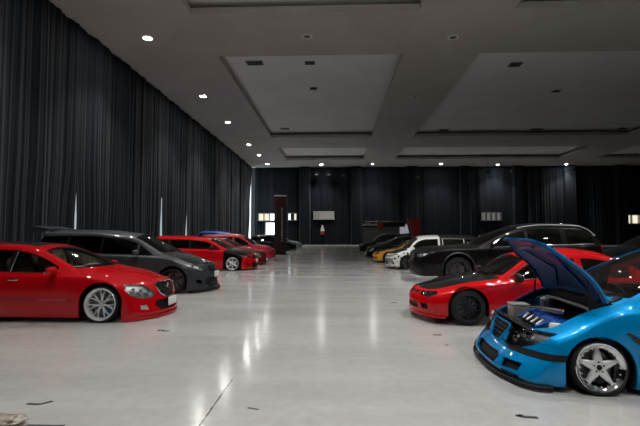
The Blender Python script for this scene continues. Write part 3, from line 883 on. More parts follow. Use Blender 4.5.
def scaled(S, kx=1.0, kz=1.0, **over):
    import copy
    T = copy.deepcopy(S)
    for k in ('top', 'belt', 'sill'): T[k] = [(x*kx, z*kz) for x, z in T[k]]
    T['plan'] = [(x*kx, w) for x, w in T['plan']]
    T['rail'] = [(x*kx, z*kz, y) for x, z, y in T['rail']]
    T['nose'] = [(z*kz, d*kx) for z, d in T['nose']]; T['tail'] = [(z*kz, d*kx) for z, d in T['tail']]
    for k in ('L', 'xf', 'xr'): T[k] *= kx
    for k in ('winF', 'winR', 'winQ', 'winA'):
        if k in T:
            T[k] = [(x*kx, z*kz) for x, z in T[k]] if isinstance(T[k][0], (tuple, list)) else tuple(x*kx for x in T[k])
    T['pillars'] = [tuple(x*kx for x in p) for p in T['pillars']]
    for k in ('ws', 'rw'):
        if k in T: a = T[k]; T[k] = (a[0]*kx, a[1]*kx, a[2], a[3]*kx, a[4])
    for k in ('hood', 'trunk', 'sun'):
        if k in T: T[k] = [(x*kx, y) for x, y in T[k]]
    for k in ('doorF', 'doorR'):
        if k in T: T[k] = tuple(x*kx for x in T[k])
    T['handle'] = tuple((x*kx, z*kz) for x, z in T['handle'])
    for k in ('bumper_side', 'rbumper_side'): T[k] = [(x*kx, z*kz) for x, z in T[k]]
    for k in ('head', 'grille', 'intake', 'intake2', 'fog', 'indic', 'taillamp'):
        if k in T: T[k] = tuple([(y, z*kz) for y, z in p] for p in T[k])
    if 'rwx' in T: T['rwx'] = [(y, z*kz) for y, z in T['rwx']]
    if 'grille_frame' in T: T['grille_frame'] = [(y, z*kz) for y, z in T['grille_frame']]
    T['lamps'] = tuple((y, z*kz, r) for y, z, r in T['lamps'])
    T['bars'] = tuple((z*kz, y) for z, y in T.get('bars', ())); T['vbars'] = tuple((y, a*kz, b*kz) for y, a, b in T.get('vbars', ()))
    if 'plate' in T: T['plate'] *= kz
    T['mirror'] = (T['mirror'][0]*kx, T['mirror'][1]*kz)
    T.update(over)
    return T

P_RED = paint('candy_red', (0.43, 0.003, 0.007), 0.0, 0.5, 1.0, 0.0)
P_RED2 = paint('bright_red', (0.50, 0.003, 0.005), 0.0, 0.5, 0.9, 0.0)
P_BLUE = paint('metallic_azure', (0.0, 0.215, 0.50), 0.25, 0.34, 0.9, 0.0)
P_BLUE_SHADED = paint('azure_in_shade', (0.004, 0.05, 0.17), 0.0, 0.4, 0.5, 0.3)  # body blue darkened: shade under the raised hood put into the colour
P_GREY = paint('nardo_dark_grey', (0.026, 0.031, 0.036), 0.0, 0.4, 0.5, 0.25)
P_BLACK = paint('black_paint', (0.003, 0.003, 0.0035), 0.0, 0.4, 0.4, 0.08)
P_WHITE = paint('white_paint', (0.72, 0.72, 0.71), 0.0, 0.3)
P_CRIM = paint('crimson_paint', (0.50, 0.008, 0.035), 0.05, 0.38, 0.9, 0.25)
P_MAROON = paint('maroon_paint', (0.17, 0.006, 0.022), 0.05, 0.38, 0.9, 0.25)
P_BRICK = paint('brick_red_paint', (0.19, 0.008, 0.008), 0.05, 0.38, 0.9, 0.25)
P_YELLOW = paint('yellow_paint', (0.75, 0.33, 0.01), 0.0, 0.3)
P_ROYAL = paint('royal_blue_paint', (0.01, 0.11, 0.5), 0.2, 0.3)
P_SEA = paint('grey_green_paint', (0.25, 0.31, 0.30), 0.4, 0.3)
M_CARBON = carbon('carbon_weave')
# ------------------------------------------------------------------ hall shell
YB, YF, XL, XR, ZC = -14.0, 62.2, -12.3, 52.0, 11.18
# floor: polished concrete
def floor_mat():
    m = bpy.data.materials.new('polished_concrete'); m.use_nodes = True
    nt = m.node_tree; b = nt.nodes['Principled BSDF']; N = nt.nodes.new; Lk = nt.links.new
    tc = N('ShaderNodeTexCoord')
    n1 = N('ShaderNodeTexNoise'); n1.inputs['Scale'].default_value = 0.55; n1.inputs['Detail'].default_value = 6; n1.inputs['Roughness'].default_value = .6
    n2 = N('ShaderNodeTexNoise'); n2.inputs['Scale'].default_value = 9; n2.inputs['Detail'].default_value = 4
    mp = N('ShaderNodeMapping'); mp.inputs['Scale'].default_value = (0.6, 2.0, 1)
    Lk(tc.outputs['Object'], mp.inputs['Vector']); Lk(mp.outputs[0], n1.inputs['Vector']); Lk(tc.outputs['Object'], n2.inputs['Vector'])
    r1 = N('ShaderNodeValToRGB'); r1.color_ramp.elements[0].position = .3; r1.color_ramp.elements[0].color = (FLOOR_A, FLOOR_A, FLOOR_A*.975, 1)
    r1.color_ramp.elements[1].position = .7; r1.color_ramp.elements[1].color = (FLOOR_B, FLOOR_B, FLOOR_B*.975, 1)
    Lk(n1.outputs['Fac'], r1.inputs['Fac'])
    mx = N('ShaderNodeMix'); mx.data_type = 'RGBA'; mx.blend_type = 'MULTIPLY'; mx.inputs[0].default_value = 0.22
    Lk(r1.outputs['Color'], mx.inputs[6]); Lk(n2.outputs['Fac'], mx.inputs[7])
    # saw-cut joint along the aisle, worn and filled beyond a few metres
    sx = N('ShaderNodeSeparateXYZ'); Lk(tc.outputs['Object'], sx.inputs[0])
    def M(op, a, bb=None):
        q = N('ShaderNodeMath'); q.operation = op
        for i, v in enumerate((a, bb)):
            if v is None: continue
            if isinstance(v, (int, float)): q.inputs[i].default_value = v
            else: Lk(v, q.inputs[i])
        return q.outputs[0]
    d = M('ABSOLUTE', M('ADD', sx.outputs['X'], .985))
    wob = M('MULTIPLY', M('SUBTRACT', n2.outputs['Fac'], .5), .02)
    line = M('LESS_THAN', M('ADD', d, wob), .006)
    near = M('LESS_THAN', sx.outputs['Y'], 4.15)
    n3 = N('ShaderNodeTexNoise'); n3.inputs['Scale'].default_value = 3; Lk(tc.outputs['Object'], n3.inputs['Vector'])
    brk = M('GREATER_THAN', n3.outputs['Fac'], .40)
    far = M('MULTIPLY', M('LESS_THAN', M('ADD', d, wob), .004), .12)
    dy = M('ABSOLUTE', M('SUBTRACT', sx.outputs['Y'], 8.55))
    cross = M('MULTIPLY', M('LESS_THAN', dy, .012), .25)
    jm = M('MAXIMUM', M('MAXIMUM', M('MULTIPLY', M('MULTIPLY', line, near), brk), far), cross)
    m2 = N('ShaderNodeMix'); m2.data_type = 'RGBA'; Lk(jm, m2.inputs[0]); Lk(mx.outputs[2], m2.inputs[6]); m2.inputs[7].default_value = (.04, .04, .04, 1)
    Lk(m2.outputs[2], b.inputs['Base Color'])
    rr = N('ShaderNodeMapRange'); Lk(n1.outputs['Fac'], rr.inputs[0]); rr.inputs[1].default_value = .3; rr.inputs[2].default_value = .7; rr.inputs[3].default_value = .11; rr.inputs[4].default_value = .20
    Lk(rr.outputs[0], b.inputs['Roughness'])
    b.inputs['Specular IOR Level'].default_value = .36
    n4 = N('ShaderNodeTexNoise'); n4.inputs['Scale'].default_value = 2.2; n4.inputs['Detail'].default_value = 3
    mp2 = N('ShaderNodeMapping'); mp2.inputs['Scale'].default_value = (0.5, 1.6, 1); Lk(tc.outputs['Object'], mp2.inputs['Vector']); Lk(mp2.outputs[0], n4.inputs['Vector'])
    bp = N('ShaderNodeBump'); bp.inputs['Strength'].default_value = .15; bp.inputs['Distance'].default_value = .012
    Lk(n4.outputs['Fac'], bp.inputs['Height']); Lk(bp.outputs[0], b.inputs['Normal'])
    return m
FLOOR_A, FLOOR_B = .38, .47
m = MB(); m.box(((XL+XR)/2, (YB+YF)/2, -.1), (XR-XL, YF-YB, .2)); struct(m.obj('floor', floor_mat(), smooth=False))

M_WALL = noisy('dark_wall_paint', (0.05, 0.052, 0.055), (0.06, 0.062, 0.065), 3, .9)
M_WALLW = noisy('pale_wall_paint', (0.35, 0.35, 0.34), (0.40, 0.40, 0.39), 3, .9)
def wall(name, c, d, mat=M_WALL):
    q = MB(); q.box(c, d); return struct(q.obj(name, mat, smooth=False))
wall('wall_left', (XL-.1, (YB+YF)/2, 5.9), (.2, YF-YB, 11.8))
wall('wall_right', (XR+.1, (YB+YF)/2, 5.9), (.2, YF-YB, 11.8))
wall('wall_far', ((XL+XR)/2, YF+.1, 5.9), (XR-XL, .2, 11.8))
wall('wall_back', ((XL+XR)/2, YB-.1, 5.9), (XR-XL, .2, 11.8))

# ceiling with coffers
M_BEAM = noisy('ceiling_plaster_warm', (0.45, 0.42, 0.39), (0.48, 0.45, 0.42), .4, .9)
M_PANEL = noisy('ceiling_panel_grey', (0.74, 0.735, 0.725), (0.78, 0.775, 0.765), .4, .9)
xcut = [XL, -6.4, 3.7, 7.8, 28.7, 33.0, XR-3, XR]; ycut = [YB, -11, -2.0, 2.5, 18.4, 23.0, 42.7, 48.0, 55.6, YF]
cx = {1: 1, 3: 1, 5: 1}; cyy = {1: 1, 3: 1, 5: 1, 7: 1}
beam = MB(); pan = MB()
for i in range(len(xcut)-1):
    for j in range(len(ycut)-1):
        x0, x1, y0, y1 = xcut[i], xcut[i+1], ycut[j], ycut[j+1]
        if i in cx and j in cyy:
            def ring(a, za, bq, zb_):
                A = [(x0+a, y0+a, za), (x1-a, y0+a, za), (x1-a, y1-a, za), (x0+a, y1-a, za)]
                Bq = [(x0+bq, y0+bq, zb_), (x1-bq, y0+bq, zb_), (x1-bq, y1-bq, zb_), (x0+bq, y1-bq, zb_)]
                return A+Bq, [(k, (k+1) % 4, 4+(k+1) % 4, 4+k) for k in range(4)]
            for a, za, bq, zb_ in ((0, ZC, 0, ZC+.28), (0, ZC+.28, -.8, ZC+.28), (-.8, ZC+.28, -.8, ZC+.55)): beam.add(*ring(a, za, bq, zb_))
            pan.add([(x0-.8, y0-.8, ZC+.55), (x1+.8, y0-.8, ZC+.55), (x1+.8, y1+.8, ZC+.55), (x0-.8, y1+.8, ZC+.55)], [(0, 1, 2, 3)])
        else:
            beam.add([(x0, y0, ZC), (x1, y0, ZC), (x1, y1, ZC), (x0, y1, ZC)], [(0, 1, 2, 3)])
ce = MB(); ce.v = list(beam.v); ce.f = list(beam.f); ce.add(pan.v, pan.f)
co = mesh_obj('ceiling', ce.v, ce.f, M_BEAM, None, False); co.data.materials.append(M_PANEL)
for k in range(len(beam.f), len(ce.f)): co.data.polygons[k].material_index = 1
struct(co)
q = MB(); q.box(((XL+XR)/2, (YB+YF)/2, 12.3), (XR-XL+.4, YF-YB+.4, .2)); struct(q.obj('roof_slab', M_WALL, smooth=False))

# ceiling fittings
M_LAMP = principled('lamp_glow', (1, 1, 1), .5, emit=(1.0, .97, .92), estr=300)
M_LAMPOFF = principled('lamp_off', (.10, .10, .095), .4)
M_RING = principled('lamp_ring', (.85, .85, .84), .4)
M_VENT = principled('vent_grey', (.03, .03, .032), .6)
def downlight(x, y, lit, label, power=0, first=[None], firstoff=[None], group='lit round downlights'):
    src = first if lit else firstoff
    if src[0] is None:
        t = thing('ceiling_downlight', label, 'ceiling light', (x, y, ZC), 0, group)
        a = MB(); a.lathe([(.17, -.001), (.26, -.005), (.27, -.03), (.24, -.045), (.19, -.035), (.17, -.001)], 28, axis='z'); a.obj('trim_ring', M_RING, t)
        b = MB(); b.lathe([(0, -.022), (.12, -.024), (.19, -.03), (.19, -.002), (0, -.002)], 28, axis='z'); b.obj('lens', M_LAMP if lit else M_LAMPOFF, t)
        src[0] = t
    else:
        t = src[0].copy(); COL.objects.link(t); t.location = (x, y, ZC); t['label'] = label; t['group'] = group
        for c in src[0].children:
            d = c.copy(); COL.objects.link(d); d.parent = t
    if power:
        l = bpy.data.lights.new('downlight_beam', 'SPOT'); l.energy = power; l.spot_size = math.radians(100); l.spot_blend = .8; l.shadow_soft_size = .12; l.color = (1.0, .985, .96)
        o = bpy.data.objects.new('downlight_beam', l); o.location = (x, y, ZC-.06); COL.objects.link(o)
    return t
LW = 1700
ords = ['nearest', 'second nearest', 'third', 'fourth', 'fifth', 'sixth and farthest']
for k, y in enumerate((20.6, 29.6, 36.6, 45.9, 52.0, 58.7)):
    downlight(-9.3, y, True, f'lit round downlight, {ords[k]} in the row along the left curtain', LW, group='lit downlights along the left curtain')
for k, (x, w) in enumerate(((-1.9, 'above the red and white hanging sign'), (5.2, 'to the right of the aisle end'), (14.6, 'third along the back curtain'), (22.6, 'above the right dim high window'), (32.0, 'farthest right along the back curtain'))):
    downlight(x, 59.3 if k < 3 else 60.2, True, f'lit round downlight by the back curtain, {w}', LW, group='lit downlights along the back curtain')
for x, y in ((-9.3, 13.0), (-1.4, 14.5), (5.8, 14.5), (-1.4, 7.5), (5.8, 7.5), (13.5, 7.5), (-1.4, 0.2), (5.8, 0.2), (13.5, 0.2), (-1.4, -7), (5.8, -7)):  # assumed unseen lamps, added to brighten the near floor and cars
    downlight(x, y, True, 'assumed lit round downlight out of view, added to brighten the parked cars', NEAR_W, group='added lit downlights out of view overhead') if NEAR_W else None
downlight(5.86, 21.05, False, 'unlit round downlight on the crossing of the near ceiling beams', group='unlit downlights')
downlight(-1.36, 20.7, False, 'unlit round downlight on the cross beam, left of the beam crossing', group='unlit downlights')
downlight(5.7, 30.3, False, 'unlit round downlight halfway along the central ceiling beam', group='unlit downlights')
def vent(x, y, label, w=.9, d=.45):
    t = thing('ceiling_vent', label, 'ceiling vent', (x, y, ZC+.55), 0, 'dark ceiling vents')
    a = MB(); a.box((0, 0, -.03), (w, d, .06), bev=.015); a.obj('vent_frame', M_LAMPOFF, t)
    s = MB()
    for k in range(5): s.box((0, -d*.36+k*d*.18, -.065), (w*.86, .03, .025), Matrix.Rotation(.5, 3, 'X'))
    s.obj('louvres', M_VENT, t)
vent(-4.8, 25.2, 'wide dark vent at the near left of the left ceiling panel', 1.0, .6); vent(-1.5, 25.3, 'dark vent at the near edge of the left ceiling panel, right of the wide one', .6, .45)
vent(-1.5, 29.8, 'small dark vent in the middle of the left ceiling panel', .5, .4); vent(-4.85, 41.2, 'dark vent at the far left of the left ceiling panel')
vent(10.95, 26.0, 'dark vent at the near left of the wide right ceiling panel', .7, .6); vent(10.7, 42.2, 'dark vent at the far left of the wide right ceiling panel')
vent(19.7, 42.2, 'dark vent at the far middle of the wide right ceiling panel', 1.1); vent(27.9, 42.2, 'dark vent at the far right of the wide right ceiling panel')
vent(15.9, 31.0, 'small dark vent in the middle of the wide right ceiling panel', .5, .4)

# ------------------------------------------------------------------ curtains
def curtain_mat(name, base):
    m = principled(name, base, .85, spec=.2)
    b = m.node_tree.nodes['Principled BSDF']; b.inputs['Sheen Weight'].default_value = .08; b.inputs['Sheen Roughness'].default_value = .5
    nt = m.node_tree; tc = nt.nodes.new('ShaderNodeTexCoord'); mp = nt.nodes.new('ShaderNodeMapping'); mp.inputs['Scale'].default_value = (7, 7, .05)
    n = nt.nodes.new('ShaderNodeTexNoise'); n.inputs['Scale'].default_value = 1; n.inputs['Detail'].default_value = 3
    mx = nt.nodes.new('ShaderNodeMix'); mx.data_type = 'RGBA'; mx.inputs[6].default_value = (*[c*.7 for c in base], 1); mx.inputs[7].default_value = (*[c*1.3 for c in base], 1)
    nt.links.new(tc.outputs['Object'], mp.inputs[0]); nt.links.new(mp.outputs[0], n.inputs['Vector']); nt.links.new(n.outputs['Fac'], mx.inputs[0]); nt.links.new(mx.outputs[2], b.inputs['Base Color'])
    return m
CUR = [curtain_mat('black_drape', CURC), curtain_mat('black_drape_soft', tuple(c*.85 for c in CURC))]
def curtain(label, cat, s0, s1, axis, base, sgn, z1, seed, group, step=.045, gap0=None, gap1=None, holes=(), amp=1.0, name='black_curtain'):
    """pleated cloth from s0 to s1 along axis; gap0/gap1: function of z giving how far that edge is drawn aside"""
    r = random.Random(seed); n = max(8, int(abs(s1-s0)/step)); zs = sorted(set([0.02, 1.2, 2.2, 3.2, 4.4, 6.5, 8.8, 10.3, z1]+[h for q in holes for h in (q[2], q[3])]))
    ph = 0; P = []
    lam = .34; ph2 = r.random()*6; ph3 = r.random()*6
    for i in range(n+1):
        lam = min(.62, max(.18, lam+r.uniform(-.03, .03)))
        ph += 2*PI*step/lam
        P.append(ph)
    V = []; F = []
    for k, z in enumerate(zs):
        g0 = gap0(z) if gap0 else 0; g1 = gap1(z) if gap1 else 0
        for i in range(n+1):
            s = s0+g0+(s1-g1-s0-g0)*i/n
            t = z/z1
            a = .030*amp*(1-.2*t)
            o = a*math.sin(P[i])+.018*amp*math.sin(P[i]*2.3+ph2+t*.6)+.10*amp*math.sin(s*2*PI/2.7+ph3)*(1-.5*t)+.04*amp*math.sin(s*2*PI/1.1+ph2+t)
            o = base+sgn*o
            V.append((o, s, z) if axis == 'y' else (s, o, z))
    for k in range(len(zs)-1):
        zc = .5*(zs[k]+zs[k+1])
        for i in range(n):
            s = s0+(s1-s0)*(i+.5)/n
            if any(h[0] < s < h[1] and h[2]-1e-6 < zc < h[3]+1e-6 for h in holes): continue
            a, b, c, d = k*(n+1)+i, k*(n+1)+i+1, (k+1)*(n+1)+i+1, (k+1)*(n+1)+i
            F.append((a, b, c, d))
    o = mesh_obj(name, V, F, CUR[seed % 2], None, True, 0)
    return tag(o, label, cat, group)
g = lambda top, amt: (lambda z: amt*min(1, max(0, (top-z)/1.6)))
yl = [-12, -4.9, -.1, 4.7, 9.5, 14.4, 19.3, 24.2, 29.1, 33.9, 38.8, 43.7, 48.6, 53.5]
names = ['behind the photographer', 'level with the photographer', 'behind the photographer on the left', 'left of the red sedan', 'behind the tail of the red sedan', 'ending at the first pale slit from the left', 'between the first and second pale slits', 'between the second and third pale slits', 'between the third and fourth pale slits', 'beyond the fourth pale slit', 'above the dark crimson people carrier', 'farther than the dark crimson people carrier', 'second from the bright corner slit']
for k in range(len(yl)-1):
    ops = {19.3: (4.2, .18), 24.2: (3.2, .17), 29.1: (3.0, .155), 33.9: (3.0, .17)}
    a, b = ops.get(yl[k]), ops.get(yl[k+1])
    curtain(f'black pleated curtain panel on left wall, {names[k]}', 'curtain', yl[k], yl[k+1], 'y', -11.9, 1, 11.15, 10+k, 'left wall curtain panels', step=.05 if yl[k] < 40 else .07,
            gap0=g(*a) if a else None, gap1=g(*b) if b else None)
curtain('black pleated curtain panel on the left wall, drawn back at the bright corner slit', 'curtain', 53.5, 60.9, 'y', -11.9, 1, 11.15, 44, 'left wall curtain panels', step=.07, gap1=lambda z: 2.6*(1-z/11.15)**1.3)
HOL = dict(a=(-11.04, -8.63, 3.41, 4.50), b=(-6.74, -5.50, 3.48, 4.50), c=(-3.04, -.15, 3.65, 4.71), d=(20.7, 23.5, 3.44, 4.59), e=(40.36, 44.6, 2.95, 4.20), door=(-10.01, -8.62, 0.02, 3.2))
colx = [-4.3, 3.0, 10.9, 18.4, 25.8, 33.0, 40.0]
edges = [-11.6]+colx+[XR-.3]
bn = ['left of the aisle end by the bright doorway', 'at the end of the aisle', 'behind the dark display booth', 'right of the display booth', 'with the right dim high window', 'above the black off-roader roof', 'at the far right', 'at the far right corner']
for k in range(len(edges)-1):
    a = edges[k]+(0 if k == 0 else .5); b = edges[k+1]-(.5 if k < len(edges)-2 else 0)
    curtain(f'black pleated back curtain panel {bn[k]}', 'curtain', edges[k], edges[k+1], 'x', 61.75, -1, 11.15, 60+k, 'back wall curtain panels', step=.06, holes=[h for h in HOL.values()], amp=1.2)
cn = ['left of the small sign', 'right of the aisle end', 'behind the right end of the display booth', 'left of the right dim window', 'above the open blue bonnet', 'right of the black off-roader', 'beside the yellow lit window']
for k, x in enumerate(colx):
    V = []; F = []; n = 40; zs = (0.02, 3, 7, 11.15)
    for z in zs:
        for i in range(n+1):
            s = i/n*2.6
            if s < .6: p = (-.7, 61.6-s)
            elif s < 2.0: p = (-.7+(s-.6), 61.0)
            else: p = (.7, 61.0+(s-2.0))
            w = .045*math.sin(i*1.9+k)+.03*math.sin(i*.8)
            V.append((x+p[0]+(w if s < .6 else (-w if s > 2 else 0)), p[1]-(abs(w) if .6 <= s <= 2 else 0), z))
    for q_ in range(len(zs)-1):
        for i in range(n): F.append((q_*(n+1)+i, q_*(n+1)+i+1, (q_+1)*(n+1)+i+1, (q_+1)*(n+1)+i))
    tag(mesh_obj('draped_column', V, F, CUR[k % 2], None, True, 0), f'black cloth-wrapped column on the back wall, {cn[k]}', 'column', 'cloth wrapped back wall columns')

# windows and bright openings
def emis(name, col, s):
    m = bpy.data.materials.new(name); m.use_nodes = True; nt = m.node_tree; b = nt.nodes['Principled BSDF']
    b.inputs['Base Color'].default_value = (.3, .3, .3, 1); b.inputs['Emission Color'].default_value = (*col, 1); b.inputs['Emission Strength'].default_value = s
    b.inputs['Roughness'].default_value = .15
    return m
M_DAY = emis('daylight_pane', (.80, .92, 1.0), DAY)
M_DAYW = emis('daylight_pane_bright', (.95, 1.0, 1.0), DAY*1.6)
M_SLITGLOW = emis('slit_glow', (.80, .92, 1.0), DAY*.22)
M_WARM = emis('warm_lit_pane', (1.0, .93, .72), DAY*.42)
M_DIM = emis('dim_lit_pane', (.85, .85, .76), DAY*.085)
M_DIM2 = emis('dim_grey_pane', (.80, .82, .80), DAY*.06)
M_FRAME = principled('window_frame_grey', (.10, .10, .10), .5)
M_FRAMEP = principled('window_frame_pale', (.42, .42, .38), .5)
def window(nm, h, cols, mats, frame):
    x0, x1, z0, z1 = h
    t = bpy.data.objects.new(nm, None); t.location = ((x0+x1)/2, 61.75, z0); COL.objects.link(t); t['kind'] = 'structure'
    w = x1-x0; hh = z1-z0
    f = MB()
    for zz in (0, hh): f.box((0, 0, zz), (w+.2, .62, .12))
    for k in range(cols+1): f.box((-w/2+w*k/cols, 0, hh/2), (.10, .62, hh))
    f.obj('window_frame', frame, t, smooth=False)
    for k in range(cols):
        p = MB(); p.box((-w/2+w*(k+.5)/cols, .1, hh/2), (w/cols-.1, .03, hh-.12)); p.obj('pane', mats[k % len(mats)], t, smooth=False)
    return t
window('window_1', HOL['a'], 3, [M_WARM, M_WARM, M_DAY], M_FRAME)
window('window_2', HOL['b'], 3, [M_DAY, M_WALL, M_WARM], M_FRAME)
window('window_3', HOL['c'], 3, [M_DIM2, M_DIM, M_DIM], M_FRAMEP)
window('window_4', HOL['d'], 4, [M_DIM2], M_FRAME)
window('window_5', HOL['e'], 4, [M_WARM, M_WARM, M_WARM, M_WARM], M_FRAMEP)
x0, x1, z0, z1 = HOL['door']
t = bpy.data.objects.new('door_1', None); t.location = ((x0+x1)/2, 61.75, 0); COL.objects.link(t); t['kind'] = 'structure'
f = MB()
for sx in (-1, 1): f.box((sx*(x1-x0)/2, 0, z1/2), (.12, .62, z1))
f.box((0, 0, z1), (x1-x0+.12, .62, .14)); f.obj('door_frame', M_FRAME, t, smooth=False)
f = MB(); f.box((0, .2, z1/2), (x1-x0-.1, .03, z1-.05)); f.obj('daylight_opening', M_DAYW, t, smooth=False)
# added glowing panes that brighten the left curtain slits, no windows known there
for k, y in enumerate((19.3, 24.2, 29.1, 33.9)):
    t = bpy.data.objects.new(f'window_{6+k}', None); t.location = (-12.22, y+.75, .3); COL.objects.link(t); t['kind'] = 'structure'
    f = MB()
    for yy in (-.95, 0.95): f.box((0, yy, 1.85), (.08, .08, 3.7))
    for zz in (0, 3.7): f.box((0, 0, zz), (.08, 1.98, .08))
    f.obj('window_frame', M_FRAMEP, t, smooth=False)
    p = MB(); p.box((-.02, 0, 1.85), (.03, 1.84, 3.64)); p.obj('pane', M_SLITGLOW, t, smooth=False)
t = bpy.data.objects.new('window_10', None); t.location = (-12.22, 59.6, 0); COL.objects.link(t); t['kind'] = 'structure'  # added glowing strip that makes the corner slit bright, no known window
p = MB(); p.box((-.02, 0, 5.5), (.03, 4.8, 10.9)); p.obj('pane', M_DAY, t, smooth=False)
f = MB()
for yy in (-2.4, -.8, .8, 2.4): f.box((0, yy, 5.5), (.08, .06, 11))
f.obj('window_frame', M_FRAMEP, t, smooth=False)

# small lamps hanging in front of the back curtain
def hang(x, z, label, kind):
    t = thing('hanging_lamp', label, 'hanging lamp', (x, 60.6 if not kind else 58.6, z), 0, 'small lamps hung before the back curtain')
    a = MB(); a.box((0, 0, 0), (.5, .35, .35), bev=.05); a.obj('lamp_body', M_BLACK, t)
    b = MB(); b.tube([(-.3, 0, -.1), (-.3, 0, .35), (.3, 0, .35), (.3, 0, -.1)], .03, 6); b.tube([(0, 0, .35), (0, 0, ZC-z)], .025, 6); b.obj('yoke', M_BLACK, t)
    c = MB(); c.box((0, -.19, -.04), (.36, .02, .16)); c.obj('lens', M_FRAME, t)
hang(-2.6, 9.95, 'small lamp hung high at the left of the aisle end', 0); hang(-.9, 9.95, 'small lamp hung high at the middle of the aisle end', 0); hang(1.2, 9.8, 'flat lamp hung high right of the aisle end', 0)
hang(4.4, 10.2, 'lamp on a bracket below the second back downlight', 1); hang(11.6, 9.5, 'small lamp hung high above the display booth', 0)
hang(18.9, 9.9, 'left of three small lamps hung high over the right dim window', 1); hang(20.7, 9.9, 'middle of three small lamps hung high over the right dim window', 1); hang(24.0, 9.9, 'right of three small lamps hung high over the right dim window', 1)
hang(32.2, 10.2, 'lamp hung below the farthest right back downlight', 1)

# sign, booth, tower
M_RED = principled('red_print', (.42, .015, .02), .5)
M_REDDK = principled('dark_red_fabric', (.06, .005, .009), .8)
M_MAROONF = principled('maroon_fabric', (.022, .004, .007), .8)
M_WHITE = principled('white_print', (.75, .75, .75), .5)
t = thing('hanging_sign', 'small white arrow-shaped sign with a red foot on the back curtain', 'sign', (-1.8, 61.45, 1.45))
a = MB(); a.prism([(-.30, .48), (.30, .48), (.22, .85), (.07, 1.35), (-.07, 1.35), (-.22, .85)], -.04, .04); a.obj('sign_head', M_WHITE, t, smooth=False)
a = MB(); a.prism([(-.18, 0), (.18, 0), (.26, .22), (.18, .46), (-.18, .46), (-.26, .22)], -.05, .03); a.obj('sign_foot', M_RED, t, smooth=False)
t = thing('display_booth', 'dark grey exhibition booth with a red logo at the back right of the aisle', 'booth', (6.7, 52, 0))
M_BOOTH = principled('booth_grey', (.15, .15, .165), .6)
a = MB(); a.box((-.6, .2, 1.45), (5.4, .12, 2.9), bev=.01); a.obj('back_panel', M_BOOTH, t)
a = MB(); a.box((-.9, .05, 2.75), (5.2, .35, .8), bev=.02); hdr = a.obj('header', M_GLOSSBLACK, t)
a = MB(); a.box((-1.25, -.14, 2.5), (.66, .05, .7), bev=.01); a.obj('logo_panel', M_RED, t)
a = MB(); a.prism([(2.0, 3.3), (3.5, 3.3), (3.5, 0), (2.55, 0), (2.55, 1.6)], -.12, .25); a.obj('side_panel', M_RED, t, smooth=False)
a = MB(); a.prism([(1.1, 2.55), (1.95, 2.65), (2.2, 1.62), (1.1, 1.5)], .02, .10); a.obj('poster', emis('lit_poster', (.75, .72, .85), DAY*.14), t, smooth=False)
a = MB(); rr_ = random.Random(3)
for zz, h, x0, x1 in ((3.0, .10, -3.0, -1.75), (2.62, .26, -3.45, -1.75)):      # two lines of unreadable lettering
    x = x0
    while x < x1:
        a.tube([(x+h*.25*k/5*1.6, -.14, zz+h*.5*math.sin(k*1.9+x*7)) for k in range(6)], .035 if h < .2 else .07, 5); x += h*.55 if h < .2 else .24
a.obj('lettering', M_WHITE, hdr)
t = thing('banner_tower', 'tall dark maroon fabric banner tower with vertical white lettering, left of the aisle', 'banner tower', (-3.86, 30.2, 0))
a = MB(); a.box((0, 0, .04), (.95, .7, .08), bev=.02); a.obj('base', M_BLACK, t)
a = MB(); a.box((0, 0, 1.75), (.80, .45, 3.35), bev=.06); bo = a.obj('fabric_sleeve', M_MAROONF, t)
a = MB(); a.box((0, 0, 3.75), (.82, .47, .66), bev=.06); a.obj('upper_band', M_REDDK, t)
a = MB(); a.box((0, 0, 4.13), (.84, .5, .09), bev=.03); a.obj('top_cap', M_SATIN, t)
a = MB(); z = .95
while z < 3.2:
    a.tube([(.16+.07*math.sin(k*2.1+z*5), -.235, z+.022*k) for k in range(6)], .018, 5); z += .17
a.obj('lettering', principled('grey_print', (.4, .38, .39), .5), bo)
# ------------------------------------------------------------------ the cars, left row (noses to the aisle)
M_BRIGHT = principled('bright_alloy', (.82, .83, .84), .25, .5)
W_CHROME = wheel_set(M_BRIGHT, M_BRIGHT, M_SATIN, M_BLUEANOD)
W_SILV = wheel_set(M_BRIGHT, M_SILVER, M_SATIN, M_DARKMETAL)
W_BLACK = wheel_set(M_WHEELBLACK, M_WHEELBLACK, M_SATIN)
W_BLACKC = wheel_set(M_WHEELBLACK, M_DARKMETAL, M_WHEELBLACK)
M_REFL = principled('lamp_reflector', (.88, .88, .88), .3, .3)
M_REFLDK = principled('dark_lamp_bowl', (.34, .34, .35), .3, .4)

def lip(B, root, y1, z, out, r, mat, name='front_lip', r2=None, back=None):
    pts = []
    for k in range(-14, 15):
        y = y1*math.sin(k/14*PI/2)
        p = B.px(y, z+.04); p.z = z
        nn = Vector((-1, 0, 0))
        pts.append(p+nn*out+Vector((0, math.copysign(out*.5*abs(k/14)**3, y), 0)))
    if back:
        for k in range(1, 5):
            x = pts[-1].x+(back-pts[-1].x)*.25
            for sd, at in ((1, len(pts)), (-1, 0)):
                q = B.pside(x, z+.04, sd, out*.7); q.z = z; pts.insert(at if at == 0 else len(pts), q)
    return curve_strip(pts, r, name, mat, root, r2=r2, seg=8)

